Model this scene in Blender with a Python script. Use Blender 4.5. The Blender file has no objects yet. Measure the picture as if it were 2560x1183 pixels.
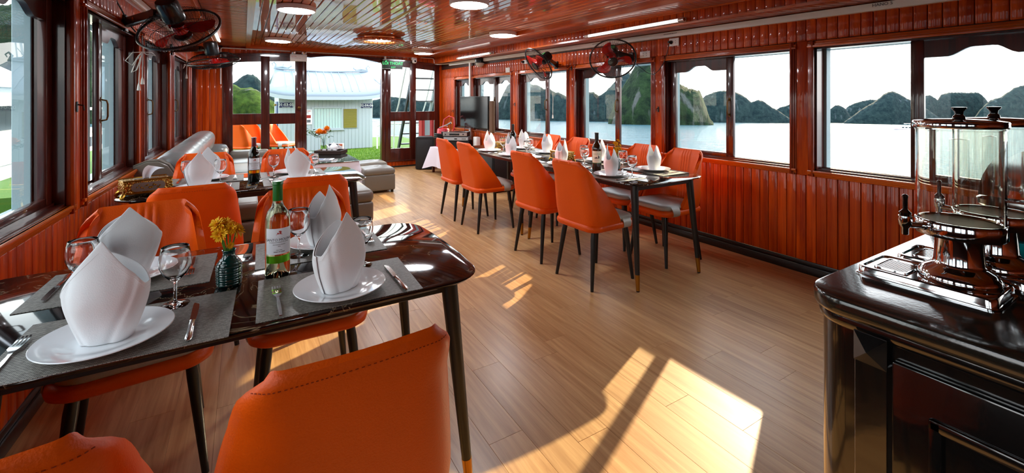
import bpy, bmesh, math, random
from mathutils import Vector, Matrix, noise
random.seed(7)
PI = math.pi
SC = bpy.context.scene
C = SC.collection
def rad(d): return d * PI / 180

# ------------------------------------------------------------------ camera
cam = bpy.data.cameras.new('camera')
cam.sensor_width = 36
cam.lens = 36 * 1108 / 2560
cam.shift_y = -(591.5 - 250.6) / 2560
cam.clip_start = 0.02
cam.clip_end = 6000
camo = bpy.data.objects.new('camera', cam)
C.objects.link(camo)
camo.location = (0, 0, 1.335)
camo.rotation_euler = (PI / 2, 0, -0.5442)
SC.camera = camo

# ------------------------------------------------------------------ world, sun, exposure
SUN_AZ, SUN_EL = 66.2, 22.2
SKY_LOW, SKY_HIGH, SKY_STRENGTH = (1.0, 0.985, 0.955, 1), (0.70, 0.84, 1.0, 1), 2.3
SUN_STRENGTH = 6.5
EXPOSURE = 1.05
LAMP_EMISSION = 36.0
world = bpy.data.worlds.new('sky')
SC.world = world
world.use_nodes = True
wn, wl = world.node_tree.nodes, world.node_tree.links
wn.clear()
w_out = wn.new('ShaderNodeOutputWorld')
w_bg = wn.new('ShaderNodeBackground')
w_tc = wn.new('ShaderNodeTexCoord')
w_sep = wn.new('ShaderNodeSeparateXYZ')
w_ramp = wn.new('ShaderNodeValToRGB')
w_noise = wn.new('ShaderNodeTexNoise')
w_mix = wn.new('ShaderNodeMixRGB')
wl.new(w_tc.outputs['Generated'], w_sep.inputs[0])
wl.new(w_sep.outputs['Z'], w_ramp.inputs[0])
w_ramp.color_ramp.elements[0].position = 0.0
w_ramp.color_ramp.elements[0].color = SKY_LOW
w_ramp.color_ramp.elements[1].position = 0.75
w_ramp.color_ramp.elements[1].color = SKY_HIGH
wl.new(w_tc.outputs['Generated'], w_noise.inputs['Vector'])
w_noise.inputs['Scale'].default_value = 2.2
w_noise.inputs['Detail'].default_value = 5
w_mix.blend_type = 'MIX'
w_mix.inputs[2].default_value = (1, 1, 1, 1)
w_cl = wn.new('ShaderNodeMapRange')
w_cl.inputs['From Min'].default_value = 0.48
w_cl.inputs['From Max'].default_value = 0.72
w_cl.inputs['To Max'].default_value = 0.6
wl.new(w_noise.outputs['Fac'], w_cl.inputs['Value'])
wl.new(w_cl.outputs[0], w_mix.inputs[0])
wl.new(w_ramp.outputs['Color'], w_mix.inputs[1])
wl.new(w_mix.outputs[0], w_bg.inputs['Color'])
w_bg.inputs['Strength'].default_value = SKY_STRENGTH
wl.new(w_bg.outputs[0], w_out.inputs[0])

sun = bpy.data.lights.new('sun', 'SUN')
sun.energy = SUN_STRENGTH
sun.angle = rad(0.55)
sun.color = (1.0, 0.80, 0.50)
suno = bpy.data.objects.new('sun', sun)
C.objects.link(suno)
_sd = Vector((math.sin(rad(SUN_AZ)) * math.cos(rad(SUN_EL)), math.cos(rad(SUN_AZ)) * math.cos(rad(SUN_EL)), math.sin(rad(SUN_EL))))
suno.rotation_euler = _sd.to_track_quat('Z', 'Y').to_euler()
suno.location = (20, 10, 12)

SC.view_settings.view_transform = 'Standard'
SC.view_settings.look = 'None'
SC.view_settings.gamma = 1
SC.view_settings.use_curve_mapping = False
SC.view_settings.exposure = EXPOSURE
cy = SC.cycles
cy.max_bounces = 9
cy.diffuse_bounces = 4
cy.glossy_bounces = 4
cy.transmission_bounces = 8
cy.transparent_max_bounces = 14
cy.caustics_reflective = False
cy.caustics_refractive = False
cy.sample_clamp_indirect = 4
cy.use_denoising = True
cy.adaptive_threshold = 0.03

# ------------------------------------------------------------------ materials
def lin(c):
    return tuple((x / 255 / 12.92 if x / 255 <= 0.04045 else ((x / 255 + 0.055) / 1.055) ** 2.4) for x in c)
def col(c): return (*lin(c), 1)
MAT = {}
def nodes_of(m):
    m.use_nodes = True
    nt = m.node_tree
    return nt, nt.nodes['Principled BSDF']
def mat(name, c, rough=0.5, metal=0.0, coat=0.0, coat_rough=0.08, spec=0.5, ior=1.45, bump=None, vary=0.0, sheen=0.0, noisecol=None):
    m = bpy.data.materials.new(name)
    nt, b = nodes_of(m)
    b.inputs['Base Color'].default_value = col(c)
    b.inputs['Roughness'].default_value = rough
    b.inputs['Metallic'].default_value = metal
    b.inputs['Coat Weight'].default_value = coat
    b.inputs['Coat Roughness'].default_value = coat_rough
    b.inputs['Specular IOR Level'].default_value = spec
    b.inputs['IOR'].default_value = ior
    b.inputs['Sheen Weight'].default_value = sheen
    if bump or noisecol:
        tc = nt.nodes.new('ShaderNodeTexCoord')
    if bump:
        sc, st, det = bump
        n = nt.nodes.new('ShaderNodeTexNoise')
        n.inputs['Scale'].default_value = sc
        n.inputs['Detail'].default_value = det
        bp = nt.nodes.new('ShaderNodeBump')
        bp.inputs['Strength'].default_value = st
        bp.inputs['Distance'].default_value = 0.01
        nt.links.new(tc.outputs['Object'], n.inputs['Vector'])
        nt.links.new(n.outputs['Fac'], bp.inputs['Height'])
        nt.links.new(bp.outputs[0], b.inputs['Normal'])
    if noisecol:
        c2, sc = noisecol
        n = nt.nodes.new('ShaderNodeTexNoise')
        n.inputs['Scale'].default_value = sc
        n.inputs['Detail'].default_value = 6
        mx = nt.nodes.new('ShaderNodeMixRGB')
        mx.inputs[1].default_value = col(c)
        mx.inputs[2].default_value = col(c2)
        mr = nt.nodes.new('ShaderNodeMapRange')
        mr.inputs['From Min'].default_value = 0.4
        mr.inputs['From Max'].default_value = 0.62
        nt.links.new(tc.outputs['Object'], n.inputs['Vector'])
        nt.links.new(n.outputs['Fac'], mr.inputs['Value'])
        nt.links.new(mr.outputs[0], mx.inputs[0])
        nt.links.new(mx.outputs[0], b.inputs['Base Color'])
    MAT[name] = m
    return m
def wood(name, c1, c2, axis='z', fine=26.0, rough=0.3, coat=0.6, coat_rough=0.06, vary=0.35, bump=0.08, wavy=0.0, spec=0.3, coat_ior=1.5):
    """grain stretched along one axis, each board with its own offset, tone and figure"""
    m = bpy.data.materials.new(name)
    nt, b = nodes_of(m)
    N, L = nt.nodes, nt.links
    tc = N.new('ShaderNodeTexCoord')
    oi = N.new('ShaderNodeObjectInfo')
    mul = N.new('ShaderNodeVectorMath'); mul.operation = 'SCALE'
    mul.inputs[0].default_value = (31.7, 17.3, 23.9)
    L.new(oi.outputs['Random'], mul.inputs['Scale'])
    add = N.new('ShaderNodeVectorMath'); add.operation = 'ADD'
    L.new(tc.outputs['Object'], add.inputs[0]); L.new(mul.outputs[0], add.inputs[1])
    mp = N.new('ShaderNodeMapping')
    s = [fine, fine, fine]; s['xyz'.index(axis)] = fine * 0.055
    mp.inputs['Scale'].default_value = s
    L.new(add.outputs[0], mp.inputs['Vector'])
    n1 = N.new('ShaderNodeTexNoise'); n1.inputs['Scale'].default_value = 1.0; n1.inputs['Detail'].default_value = 7; n1.inputs['Roughness'].default_value = 0.62
    n1.inputs['Distortion'].default_value = 0.7
    L.new(mp.outputs[0], n1.inputs['Vector'])
    rp = N.new('ShaderNodeValToRGB')
    rp.color_ramp.elements[0].position = 0.34; rp.color_ramp.elements[0].color = col(c1)
    rp.color_ramp.elements[1].position = 0.68; rp.color_ramp.elements[1].color = col(c2)
    L.new(n1.outputs['Fac'], rp.inputs[0])
    hs = N.new('ShaderNodeHueSaturation')
    mr = N.new('ShaderNodeMapRange'); mr.inputs['To Min'].default_value = 1 - vary; mr.inputs['To Max'].default_value = 1 + vary
    L.new(oi.outputs['Random'], mr.inputs['Value']); L.new(mr.outputs[0], hs.inputs['Value'])
    L.new(rp.outputs[0], hs.inputs['Color'])
    L.new(hs.outputs[0], b.inputs['Base Color'])
    b.inputs['Roughness'].default_value = rough
    b.inputs['Coat Weight'].default_value = coat
    b.inputs['Coat Roughness'].default_value = coat_rough
    b.inputs['Coat IOR'].default_value = coat_ior
    b.inputs['Specular IOR Level'].default_value = spec
    if wavy:
        n2 = N.new('ShaderNodeTexNoise'); n2.inputs['Scale'].default_value = 1.0; n2.inputs['Detail'].default_value = 2
        mp2 = N.new('ShaderNodeMapping'); s2 = [14, 14, 14]; s2['xyz'.index(axis)] = 2.2
        mp2.inputs['Scale'].default_value = s2
        L.new(add.outputs[0], mp2.inputs['Vector']); L.new(mp2.outputs[0], n2.inputs['Vector'])
        bp = N.new('ShaderNodeBump'); bp.inputs['Strength'].default_value = wavy; bp.inputs['Distance'].default_value = 0.01
        L.new(n2.outputs['Fac'], bp.inputs['Height'])
        L.new(bp.outputs[0], b.inputs['Coat Normal']); L.new(bp.outputs[0], b.inputs['Normal'])
    elif bump:
        bp = N.new('ShaderNodeBump'); bp.inputs['Strength'].default_value = bump; bp.inputs['Distance'].default_value = 0.004
        L.new(n1.outputs['Fac'], bp.inputs['Height']); L.new(bp.outputs[0], b.inputs['Normal'])
    MAT[name] = m
    return m
def thin_glass(name, tint=(1, 1, 1), refl=1.0, rough=0.0):
    """window pane: mostly clear with a fresnel reflection"""
    m = bpy.data.materials.new(name)
    m.use_nodes = True
    nt = m.node_tree; N, L = nt.nodes, nt.links
    N.clear()
    o = N.new('ShaderNodeOutputMaterial'); mx = N.new('ShaderNodeMixShader')
    tr = N.new('ShaderNodeBsdfTransparent'); gl = N.new('ShaderNodeBsdfGlossy'); fr = N.new('ShaderNodeFresnel')
    tr.inputs[0].default_value = (*tint, 1); gl.inputs['Roughness'].default_value = rough
    fr.inputs['IOR'].default_value = 1.45
    mm = N.new('ShaderNodeMath'); mm.operation = 'MULTIPLY'; mm.inputs[1].default_value = refl
    ge = N.new('ShaderNodeNewGeometry'); m2 = N.new('ShaderNodeMath'); m2.operation = 'SUBTRACT'; m2.inputs[0].default_value = 1.0
    m3 = N.new('ShaderNodeMath'); m3.operation = 'MULTIPLY'
    L.new(ge.outputs['Backfacing'], m2.inputs[1])
    L.new(fr.outputs[0], mm.inputs[0]); L.new(mm.outputs[0], m3.inputs[0]); L.new(m2.outputs[0], m3.inputs[1]); L.new(m3.outputs[0], mx.inputs[0])
    L.new(tr.outputs[0], mx.inputs[1]); L.new(gl.outputs[0], mx.inputs[2]); L.new(mx.outputs[0], o.inputs[0])
    MAT[name] = m
    return m
def glass(name, c=(255, 255, 255), rough=0.0, ior=1.45):
    m = bpy.data.materials.new(name)
    nt, b = nodes_of(m)
    b.inputs['Base Color'].default_value = col(c)
    b.inputs['Transmission Weight'].default_value = 1
    b.inputs['Roughness'].default_value = rough
    b.inputs['IOR'].default_value = ior
    MAT[name] = m
    return m
def emit(name, c, s):
    m = bpy.data.materials.new(name)
    nt, b = nodes_of(m)
    b.inputs['Base Color'].default_value = col(c)
    b.inputs['Emission Color'].default_value = col(c)
    b.inputs['Emission Strength'].default_value = s
    MAT[name] = m
    return m

wood('wainscot', (146, 40, 0), (206, 82, 2), 'z', 24, 0.45, 0.30, 0.06, 0.20, spec=.15)
wood('soffit', (136, 48, 4), (196, 90, 16), 'x', 24, 0.4, 0.6, 0.05, 0.18)
wood('ceiling_wood', (170, 68, 2), (222, 112, 16), 'y', 22, 0.4, 1.0, 0.025, 0.14, wavy=0.06, coat_ior=1.75)
wood('orange_trim', (168, 66, 6), (212, 98, 16), 'y', 20, 0.3, 0.45, 0.08, 0.06)
wood('orange_trim_x', (168, 66, 6), (212, 98, 16), 'x', 20, 0.3, 0.45, 0.08, 0.06)
wood('red_trim', (112, 30, 2), (160, 54, 8), 'z', 22, 0.28, 0.5, 0.08, 0.05)
wood('dark_wood', (44, 12, 8), (84, 26, 14), 'z', 24, 0.3, 0.6, 0.07, 0.05, bump=0.02)
wood('dark_wood_x', (44, 12, 8), (84, 26, 14), 'x', 24, 0.25, 0.9, 0.04, 0.05)
wood('laminate', (170, 124, 76), (208, 164, 112), 'y', 30, 0.40, 0.25, 0.25, 0.07, bump=0.04)
mat('backing', (52, 16, 6), 0.6)
mat('black_base', (16, 14, 14), 0.3, coat=0.4)
mat('white_plastic', (232, 232, 228), 0.4)
mat('painted_grey', (150, 170, 174), 0.5, bump=(40, 0.1, 3))
mat('olive_seal', (66, 74, 44), 0.6)
thin_glass('pane', (0.94, 0.97, 0.96), 1.0)
mat('bronze', (96, 66, 34), 0.35, 0.9)
mat('chrome', (214, 216, 218), 0.06, 1.0)
mat('steel', (190, 192, 194), 0.22, 1.0)
mat('gold', (196, 150, 62), 0.3, 1.0)
mat('black_metal', (20, 20, 22), 0.38, coat=0.2)
mat('black_plastic', (16, 17, 18), 0.3)
mat('orange_leather', (228, 84, 0), 0.45, coat=0.06, coat_rough=0.3, spec=.35, bump=(260, 0.12, 2))
mat('grey_leather', (172, 166, 156), 0.38, coat=0.2, coat_rough=0.25, bump=(220, 0.12, 2))
mat('sofa_leather', (112, 112, 110), 0.34, coat=0.4, coat_rough=0.2, bump=(200, 0.12, 2))
mat('dark_grey_leather', (108, 102, 92), 0.4, coat=0.25, coat_rough=0.25, bump=(200, 0.12, 2))
mat('linen', (236, 236, 238), 0.75, bump=(420, 0.10, 2), sheen=0.2)
mat('porcelain', (240, 242, 244), 0.12, coat=0.5, coat_rough=0.03)

# ------------------------------------------------------------------ mesh helpers
class MB:
    def __init__(s): s.bm = bmesh.new()
    def box(s, a, b, bev=0.0, seg=1, M=None):
        a, b = Vector(a), Vector(b)
        mt = Matrix.Translation((a + b) / 2) @ Matrix.Diagonal((abs(b.x - a.x), abs(b.y - a.y), abs(b.z - a.z), 1))
        if M: mt = M @ mt
        g = bmesh.ops.create_cube(s.bm, size=1, matrix=mt)
        if bev > 0:
            es = list({e for v in g['verts'] for e in v.link_edges})
            bmesh.ops.bevel(s.bm, geom=es, offset=bev, segments=seg, affect='EDGES', profile=0.5)
        return s
    def poly(s, pts):
        return s.bm.faces.new([s.bm.verts.new(p) for p in pts])
    def loft(s, rings, closed=True, cap0=False, cap1=False):
        vs = [[s.bm.verts.new(p) for p in r] for r in rings]
        n = len(vs[0])
        for i in range(len(vs) - 1):
            for j in range(n if closed else n - 1):
                k = (j + 1) % n
                s.bm.faces.new((vs[i][j], vs[i][k], vs[i + 1][k], vs[i + 1][j]))
        if cap0: s.bm.faces.new(list(reversed(vs[0])))
        if cap1: s.bm.faces.new(vs[-1])
        return vs
    def lathe(s, prof, seg=24, M=None, cap0=False, cap1=False, arc=2 * PI, sx=1, sy=1):
        rings = []
        full = abs(arc - 2 * PI) < 1e-6
        n = seg if full else seg + 1
        for r, z in prof:
            ring = []
            for k in range(n):
                a = arc * k / seg
                p = Vector((max(r, 1e-5) * math.cos(a) * sx, max(r, 1e-5) * math.sin(a) * sy, z))
                ring.append(M @ p if M else p)
            rings.append(ring)
        return s.loft(rings, full, cap0, cap1)
    def tube(s, path, r, seg=8, caps=True, closed=False):
        path = [Vector(p) for p in path]
        n = len(path)
        rr = r if isinstance(r, (list, tuple)) else [r] * n
        rings = []
        prev = None
        for i, p in enumerate(path):
            if closed: t = path[(i + 1) % n] - path[i - 1]
            else: t = path[min(i + 1, n - 1)] - path[max(i - 1, 0)]
            t.normalize()
            if prev is None:
                u = t.orthogonal().normalized()
            else:
                u = prev - t * prev.dot(t)
                u = u.normalized() if u.length > 1e-6 else t.orthogonal().normalized()
            prev = u
            w = t.cross(u)
            rings.append([p + (u * math.cos(2 * PI * k / seg) + w * math.sin(2 * PI * k / seg)) * rr[i] for k in range(seg)])
        if closed: rings.append(rings[0])
        s.loft(rings, True, caps and not closed, caps and not closed)
        if closed: bmesh.ops.remove_doubles(s.bm, verts=s.bm.verts[:], dist=1e-6)
        return s
    def prism(s, pts, axis, a, b):
        """polygon pts (2D) pushed from a to b along axis"""
        def P(p, h):
            return {'x': (h, p[0], p[1]), 'y': (p[0], h, p[1]), 'z': (p[0], p[1], h)}[axis]
        s.loft([[P(p, a) for p in pts], [P(p, b) for p in pts]], True, True, True)
        return s
    def mesh(s, name, mats, smooth=35):
        bmesh.ops.recalc_face_normals(s.bm, faces=s.bm.faces[:])
        me = bpy.data.meshes.new(name)
        s.bm.to_mesh(me); s.bm.free()
        for m in (mats if isinstance(mats, (list, tuple)) else [mats]):
            me.materials.append(MAT[m] if isinstance(m, str) else m)
        if smooth:
            for p in me.polygons: p.use_smooth = True
            if smooth < 180: me.set_sharp_from_angle(angle=rad(smooth))
        return me
    def build(s, name, mats, parent=None, loc=(0, 0, 0), rot=(0, 0, 0), smooth=35):
        return place(s.mesh(name, mats, smooth), name, parent, loc, rot)
def place(me, name, parent=None, loc=(0, 0, 0), rot=(0, 0, 0), scale=None):
    o = bpy.data.objects.new(name, me)
    C.objects.link(o)
    if parent: o.parent = parent
    o.location = loc; o.rotation_euler = rot
    if scale: o.scale = scale
    return o
def thing(name, label, cat, loc=(0, 0, 0), rz=0.0, group=None, rot=None):
    o = bpy.data.objects.new(name, None)
    C.objects.link(o)
    o.empty_display_size = 0.1
    o.location = loc; o.rotation_euler = rot or (0, 0, rz)
    return tag(o, label, cat, group)
def tag(o, label, cat, group=None, kind=None):
    o['label'] = label; o['category'] = cat
    if group: o['group'] = group
    if kind: o['kind'] = kind
    return o
def struct(o, label, cat):
    o['kind'] = 'structure'; o['label'] = label; o['category'] = cat
    return o
def kids(o): return [c for c in C.objects if c.parent == o]
KIDS = {}
def dup(root, loc, rz=0.0, label=None, group=None, rot=None):
    """a copy of a thing with copies of its parts and sub-parts"""
    r = root.copy(); C.objects.link(r); r.location = loc; r.rotation_euler = rot or (0, 0, rz)
    if label: r['label'] = label
    if group: r['group'] = group
    for ch in list(root.children):
        c = ch.copy(); C.objects.link(c); c.parent = r
        for g in ch.children:
            d = g.copy(); C.objects.link(d); d.parent = c
    return r
def rrect(w, l, r, n=6, bow=0.0):
    """rounded rectangle outline, half sizes w, l"""
    pts = []
    for cx, cy_, a0 in ((w - r, l - r, 0), (-w + r, l - r, 90), (-w + r, -l + r, 180), (w - r, -l + r, 270)):
        for k in range(n + 1):
            a = rad(a0 + 90 * k / n)
            pts.append((cx + r * math.cos(a), cy_ + r * math.sin(a)))
    if bow:
        out = []
        m = len(pts)
        for i in range(m):
            p, q = pts[i], pts[(i + 1) % m]
            out.append(p)
            d = math.hypot(q[0] - p[0], q[1] - p[1])
            if d > 0.15:
                nx, ny = (q[1] - p[1]) / d, -(q[0] - p[0]) / d
                for t in (0.25, 0.5, 0.75):
                    b = bow * 4 * t * (1 - t)
                    out.append((p[0] + (q[0] - p[0]) * t + nx * b, p[1] + (q[1] - p[1]) * t + ny * b))
        pts = out
    return pts
def text_mesh(txt, size, depth=0.0008, bold=False):
    cu = bpy.data.curves.new('t', 'FONT'); cu.body = txt; cu.size = size; cu.extrude = depth
    cu.align_x = 'CENTER'; cu.align_y = 'CENTER'; cu.resolution_u = 2
    if bold: cu.offset = size * 0.018
    o = bpy.data.objects.new('t', cu); C.objects.link(o)
    dg = bpy.context.evaluated_depsgraph_get()
    me = bpy.data.meshes.new_from_object(o.evaluated_get(dg))
    bpy.data.objects.remove(o); bpy.data.curves.remove(cu)
    return me
def text(name, txt, size, m, parent, loc, rot=(PI / 2, 0, 0), depth=0.0008, bold=False, bend=None):
    me = text_mesh(txt, size, depth, bold)
    if bend:   # wrap round a vertical cylinder of radius bend, facing -y
        for v in me.vertices:
            a = v.co.x / bend
            h = bend + v.co.z
            v.co = Vector((h * math.sin(a), -h * math.cos(a), v.co.y))
        rot = (0, 0, rot[2] if len(rot) > 2 else 0)
    me.materials.clear(); me.materials.append(MAT[m])
    return place(me, name, parent, loc, rot)
# ------------------------------------------------------------------ room shell
XR, BR, XL, BL = 3.758, -0.023, -0.847, 0.024     # side walls taper towards the bow
YF, YB = 8.75, -2.6                               # bow wall, stern wall
AR, AL = -math.atan(BR), -math.atan(BL)
def xr(y): return XR + BR * y
def xl(y): return XL + BL * y

# floor -----------------------------------------------------------
fl = struct(MB().box((-1.0, YB - 0.1, -0.12), (4.0, YF, -0.012)).build('floor', 'backing'), 'oak laminate floor running the length of the dining saloon', 'floor')
PW = 0.152
plank_meshes = []
for ln in (0.80, 1.10, 1.218):
    plank_meshes.append((ln, MB().box((-PW / 2 + 0.0002, -ln / 2 + 0.0002, -0.012), (PW / 2 - 0.0002, ln / 2 - 0.0002, 0.0), 0.0007).mesh('plank', 'laminate', 0)))
row = 0
x = -0.86
rp = random.Random(3)
while x < 3.80:
    y = YB - rp.random() * 1.2
    while y < YF:
        ln, me = plank_meshes[2] if y + 1.218 < YF - 0.3 else (plank_meshes[1] if rp.random() < 0.5 else plank_meshes[0])
        if y + ln > YF: y = YF - ln
        if y + ln > -0.2:
            place(me, 'plank', fl, (x + PW / 2, y + ln / 2, rp.uniform(-0.0002, 0.0002)))
        y += ln
    x += PW
    row += 1
MB().box((-1.0, YB - 0.1, -0.012), (4.0, -1.4, -0.0005)).build('floor_base', 'laminate', fl)

# side walls ------------------------------------------------------
# local frame: ly along the wall, lx = 0 on the inner face, outwards = s * lx
WIN_R = [(7.42, 8.04), (5.985, 7.255), (4.61, 5.765), (3.225, 4.43), (1.86, 3.055), (0.495, 1.69), (-0.87, 0.325)]
WIN_L = [(7.72, 8.45), (6.22, 7.43), (4.72, 5.93), (3.30, 4.51), (1.875, 3.085), (0.455, 1.665), (-0.965, 0.245), (-2.385, -1.175)]
ZR0, ZR1 = 0.80, 1.735
ZL0, ZL1 = 0.80, 1.845
TH = 0.15
def wall(s, wins, z0, z1, ztop, name):
    b = MB()
    o = lambda a: s * a
    ys = [YB] + [v for w in sorted(wins) for v in w] + [YF + 0.1]
    b.box((0, YB, -0.1), (o(TH), YF + 0.1, z0))
    b.box((0, YB, z1), (o(TH), YF + 0.1, ztop))
    for i in range(0, len(ys), 2):
        b.box((0, ys[i], z0), (o(TH), ys[i + 1], z1))
    return b.build(name, 'backing', None, (XR if s > 0 else XL, 0, 0), (0, 0, AR if s > 0 else AL), 0)
wr = struct(wall(1, WIN_R, ZR0, ZR1, 2.5, 'wall_right'), 'varnished tongue and groove side wall facing the open bay', 'wall')
wlf = struct(wall(-1, WIN_L, ZL0, ZL1, 2.5, 'wall_left'), 'varnished tongue and groove side wall beside the grey sofa', 'wall')
def board_mesh(w, h, axis, m, t=0.012, rnd=0.005):
    b = MB()
    if axis == 'z': b.box((-t / 2, -w / 2, 0), (t / 2, w / 2, h), rnd, 2)
    if axis == 'x': b.box((0, -w / 2, -t / 2), (h, w / 2, t / 2), rnd, 2)
    return b.mesh('board', m, 50)
BW = 0.0705
def boards(par, s, y0, y1, z0, z1, pitch=BW, m='wainscot', off=0.006):
    me = board_mesh(pitch - 0.0022, z1 - z0, 'z', m)
    n = int(round((y1 - y0) / pitch))
    for k in range(n):
        place(me, 'board', par, (-s * (off + random.uniform(-0.0012, 0.0012)), y0 + (k + 0.5) * pitch, z0))
boards(wr, 1, 0.34, YF, 0.095, 0.757)
boards(wr, 1, 0.34, YF, 1.79, 1.965)
boards(wlf, -1, 1.55, YF, 0.095, 0.752)
boards(wlf, -1, 2.55, YF, 1.90, 2.10)
# pier boards between the windows
for s, par, wins, z0, z1 in ((1, wr, WIN_R, 0.757, 1.79), (-1, wlf, WIN_L, 0.752, 1.90)):
    w = sorted(wins)
    for i in range(len(w) - 1):
        a, c = w[i][1] + 0.042, w[i + 1][0] - 0.042
        if c - a < 0.02: continue
        if a < (0.3 if s > 0 else 1.5): continue
        n = max(1, int(round((c - a) / 0.085)))
        for k in range(n):
            d = (c - a) / n
            MB().box((-s * 0.0, a + k * d + 0.001, z0), (-s * 0.014, a + (k + 1) * d - 0.001, z1), 0.004, 2).build('board', 'wainscot', par)
    a = w[-1][1] + 0.042
    n = max(1, int((YF - a) / 0.0705))
    for k in range(n):
        MB().box((-s * 0.0, a + k * 0.0705 + 0.001, z0), (-s * 0.012, a + (k + 1) * 0.0705 - 0.001, z1), 0.004, 2).build('board', 'wainscot', par)
    if s > 0: MB().box((-s * 0.0, 0.36, z0), (-s * 0.014, 0.453, z1), 0.004, 2).build('board', 'wainscot', par)
# skirtings
for nm, s, par in (('baseboard_right', 1, (XR, AR)), ('baseboard_left', -1, (XL, AL))):
    b = MB()
    b.box((0, YB, 0), (-s * 0.026, YF, 0.062), 0.004, 2)
    b.box((0, YB, 0.062), (-s * 0.018, YF, 0.098), 0.006, 2)
    struct(b.build(nm, 'black_base', None, (par[0], 0, 0), (0, 0, par[1])), 'black stepped skirting board along the %s wall' % ('bay side' if s > 0 else 'sofa side'), 'baseboard')

# windows ---------------------------------------------------------
def scallop(t):
    """drop of the shaped top rail across the glass, 0..1"""
    def ss(a, b, v):
        v = min(1, max(0, (v - a) / (b - a))); return v * v * (3 - 2 * v)
    return ss(0.24, 0.42, t) * (1 - ss(0.58, 0.80, t)) * 0.052
def sash(par, s, y0, y1, z0, z1, lx, flip=False, handle_far=False):
    """one sliding sash with a shaped top rail, its pane and its pull"""
    st, th, br = 0.068, 0.034, 0.046
    o0, o1 = s * lx, s * (lx + th)
    b = MB()
    b.box((o0, y0, z0), (o1, y0 + st, z1), 0.004, 2)
    b.box((o0, y1 - st, z0), (o1, y1, z1), 0.004, 2)
    b.box((o0, y0 + st - .002, z0), (o1, y1 - st + .002, z0 + br), 0.004, 2)
    N = 28
    rings = []
    for k in range(N + 1):
        t = k / N
        y = y0 + st - .002 + (y1 - y0 - 2 * st + .004) * t
        zz = z1 - 0.112 + scallop(1 - t if flip else t)
        rings.append([(o0 + s * .004, y, z1), (o1 - s * .004, y, z1), (o1 - s * .004, y, zz), (o0 + s * .004, y, zz)])
    b.loft(rings, True, True, True)
    sh = b.build('sash', 'dark_wood', par)
    MB().box((s * (lx + th / 2 - .002), y0 + st - .01, z0 + br - .01), (s * (lx + th / 2 + .002), y1 - st + .01, z1 - .03)).build('pane', 'pane', sh, smooth=0)
    hy = (y1 - st * .5) if handle_far else (y0 + st * .5)
    h = MB()
    zc = 1.27
    inx = s * lx
    h.tube([(inx, hy, zc - .07), (inx - s * .03, hy, zc - .062), (inx - s * .036, hy, zc - .04), (inx - s * .036, hy, zc + .04), (inx - s * .03, hy, zc + .062), (inx, hy, zc + .07)], .0055, 8)
    h.box((inx, hy - .011, zc - .085), (inx - s * .004, hy + .011, zc - .055), .003)
    h.box((inx, hy - .011, zc + .055), (inx - s * .004, hy + .011, zc + .085), .003)
    h.build('handle', 'bronze', sh)
    return sh
def window(n, s, y0, y1, z0, z1, both=False, label=''):
    loc, rz = ((XR, 0, 0), AR) if s > 0 else ((XL, 0, 0), AL)
    # lining of the opening
    b = MB()
    t = 0.012
    o = lambda a: s * a
    b.box((o(-.002), y0, z0), (o(.108), y0 + t, z1)); b.box((o(-.002), y1 - t, z0), (o(.108), y1, z1))
    b.box((o(-.002), y0, z1 - t), (o(.108), y1, z1)); b.box((o(-.002), y0, z0), (o(.108), y1, z0 + t))
    b.box((o(.036), y0 + t, z0 + t), (o(.040), y1 - t, z0 + t + .012)); b.box((o(.078), y0 + t, z0 + t), (o(.082), y1 - t, z0 + t + .012))
    w = struct(b.build('window_%d' % n, 'dark_wood', None, loc, (0, 0, rz), 0), label, 'window')
    # stepped moulding round the opening
    for nm, (a0, a1, c0, c1) in (('top', (y0 - .045, y1 + .045, z1, z1 + .05)), ('bottom', (y0 - .045, y1 + .045, z0 - .045, z0)), ('near', (y0 - .045, y0, z0 - .045, z1 + .05)), ('far', (y1, y1 + .045, z0 - .045, z1 + .05))):
        m = MB()
        hz = nm in ('top', 'bottom')
        for (f0, f1, d) in ((0.0, 1.0, .018), (0.0, .72, .026), (0.0, .40, .034)):
            if nm == 'top': m.box((0, a0, c0), (o(-d), a1, c0 + (c1 - c0) * f1), .004, 2)
            elif nm == 'bottom': m.box((0, a0, c1 - (c1 - c0) * f1), (o(-d), a1, c1), .004, 2)
            elif nm == 'near': m.box((0, a1 - (a1 - a0) * f1, c0), (o(-d), a1, c1), .004, 2)
            else: m.box((0, a0, c0), (o(-d), a0 + (a1 - a0) * f1, c1), .004, 2)
        m.build('moulding', 'red_trim' if not hz else 'orange_trim', w)
    # outer painted frame
    f = MB()
    for (a, c) in ((y0, y0 + .03), (y1 - .03, y1)):
        f.box((o(.112), a, z0 - .01), (o(TH + .03), c, z1 + .02), .003)
    f.box((o(.112), y0, z0 - .02), (o(TH + .045), y1, z0 + .008), .003)
    f.box((o(.112), y0, z1 - .012), (o(TH + .045), y1, z1 + .02), .003)
    f.build('outer_frame', 'painted_grey', w, smooth=0)
    ym = (y0 + y1) / 2
    if y1 - y0 < 0.8:
        sash(w, s, y0 + .02, y1 - .014, z0 + t, z1 - t, .045)
    elif both:
        sash(w, s, ym - .05, y1 - .014, z0 + t, z1 - t, .042)
        sash(w, s, y0 + .014, ym + .03, z0 + t, z1 - t, .080, handle_far=False)
    else:
        sash(w, s, ym - .09, y1 - .014, z0 + t, z1 - t, .042)
        if s < 0:
            f2 = MB(); f2.box((o(.085), ym - .13, z0), (o(.13), ym - .085, z1), .003)
            f2.build('mullion', 'painted_grey', w, smooth=0)
    return w
ORD = ['first', 'second', 'third', 'fourth', 'fifth', 'sixth', 'seventh', 'eighth']
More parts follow.
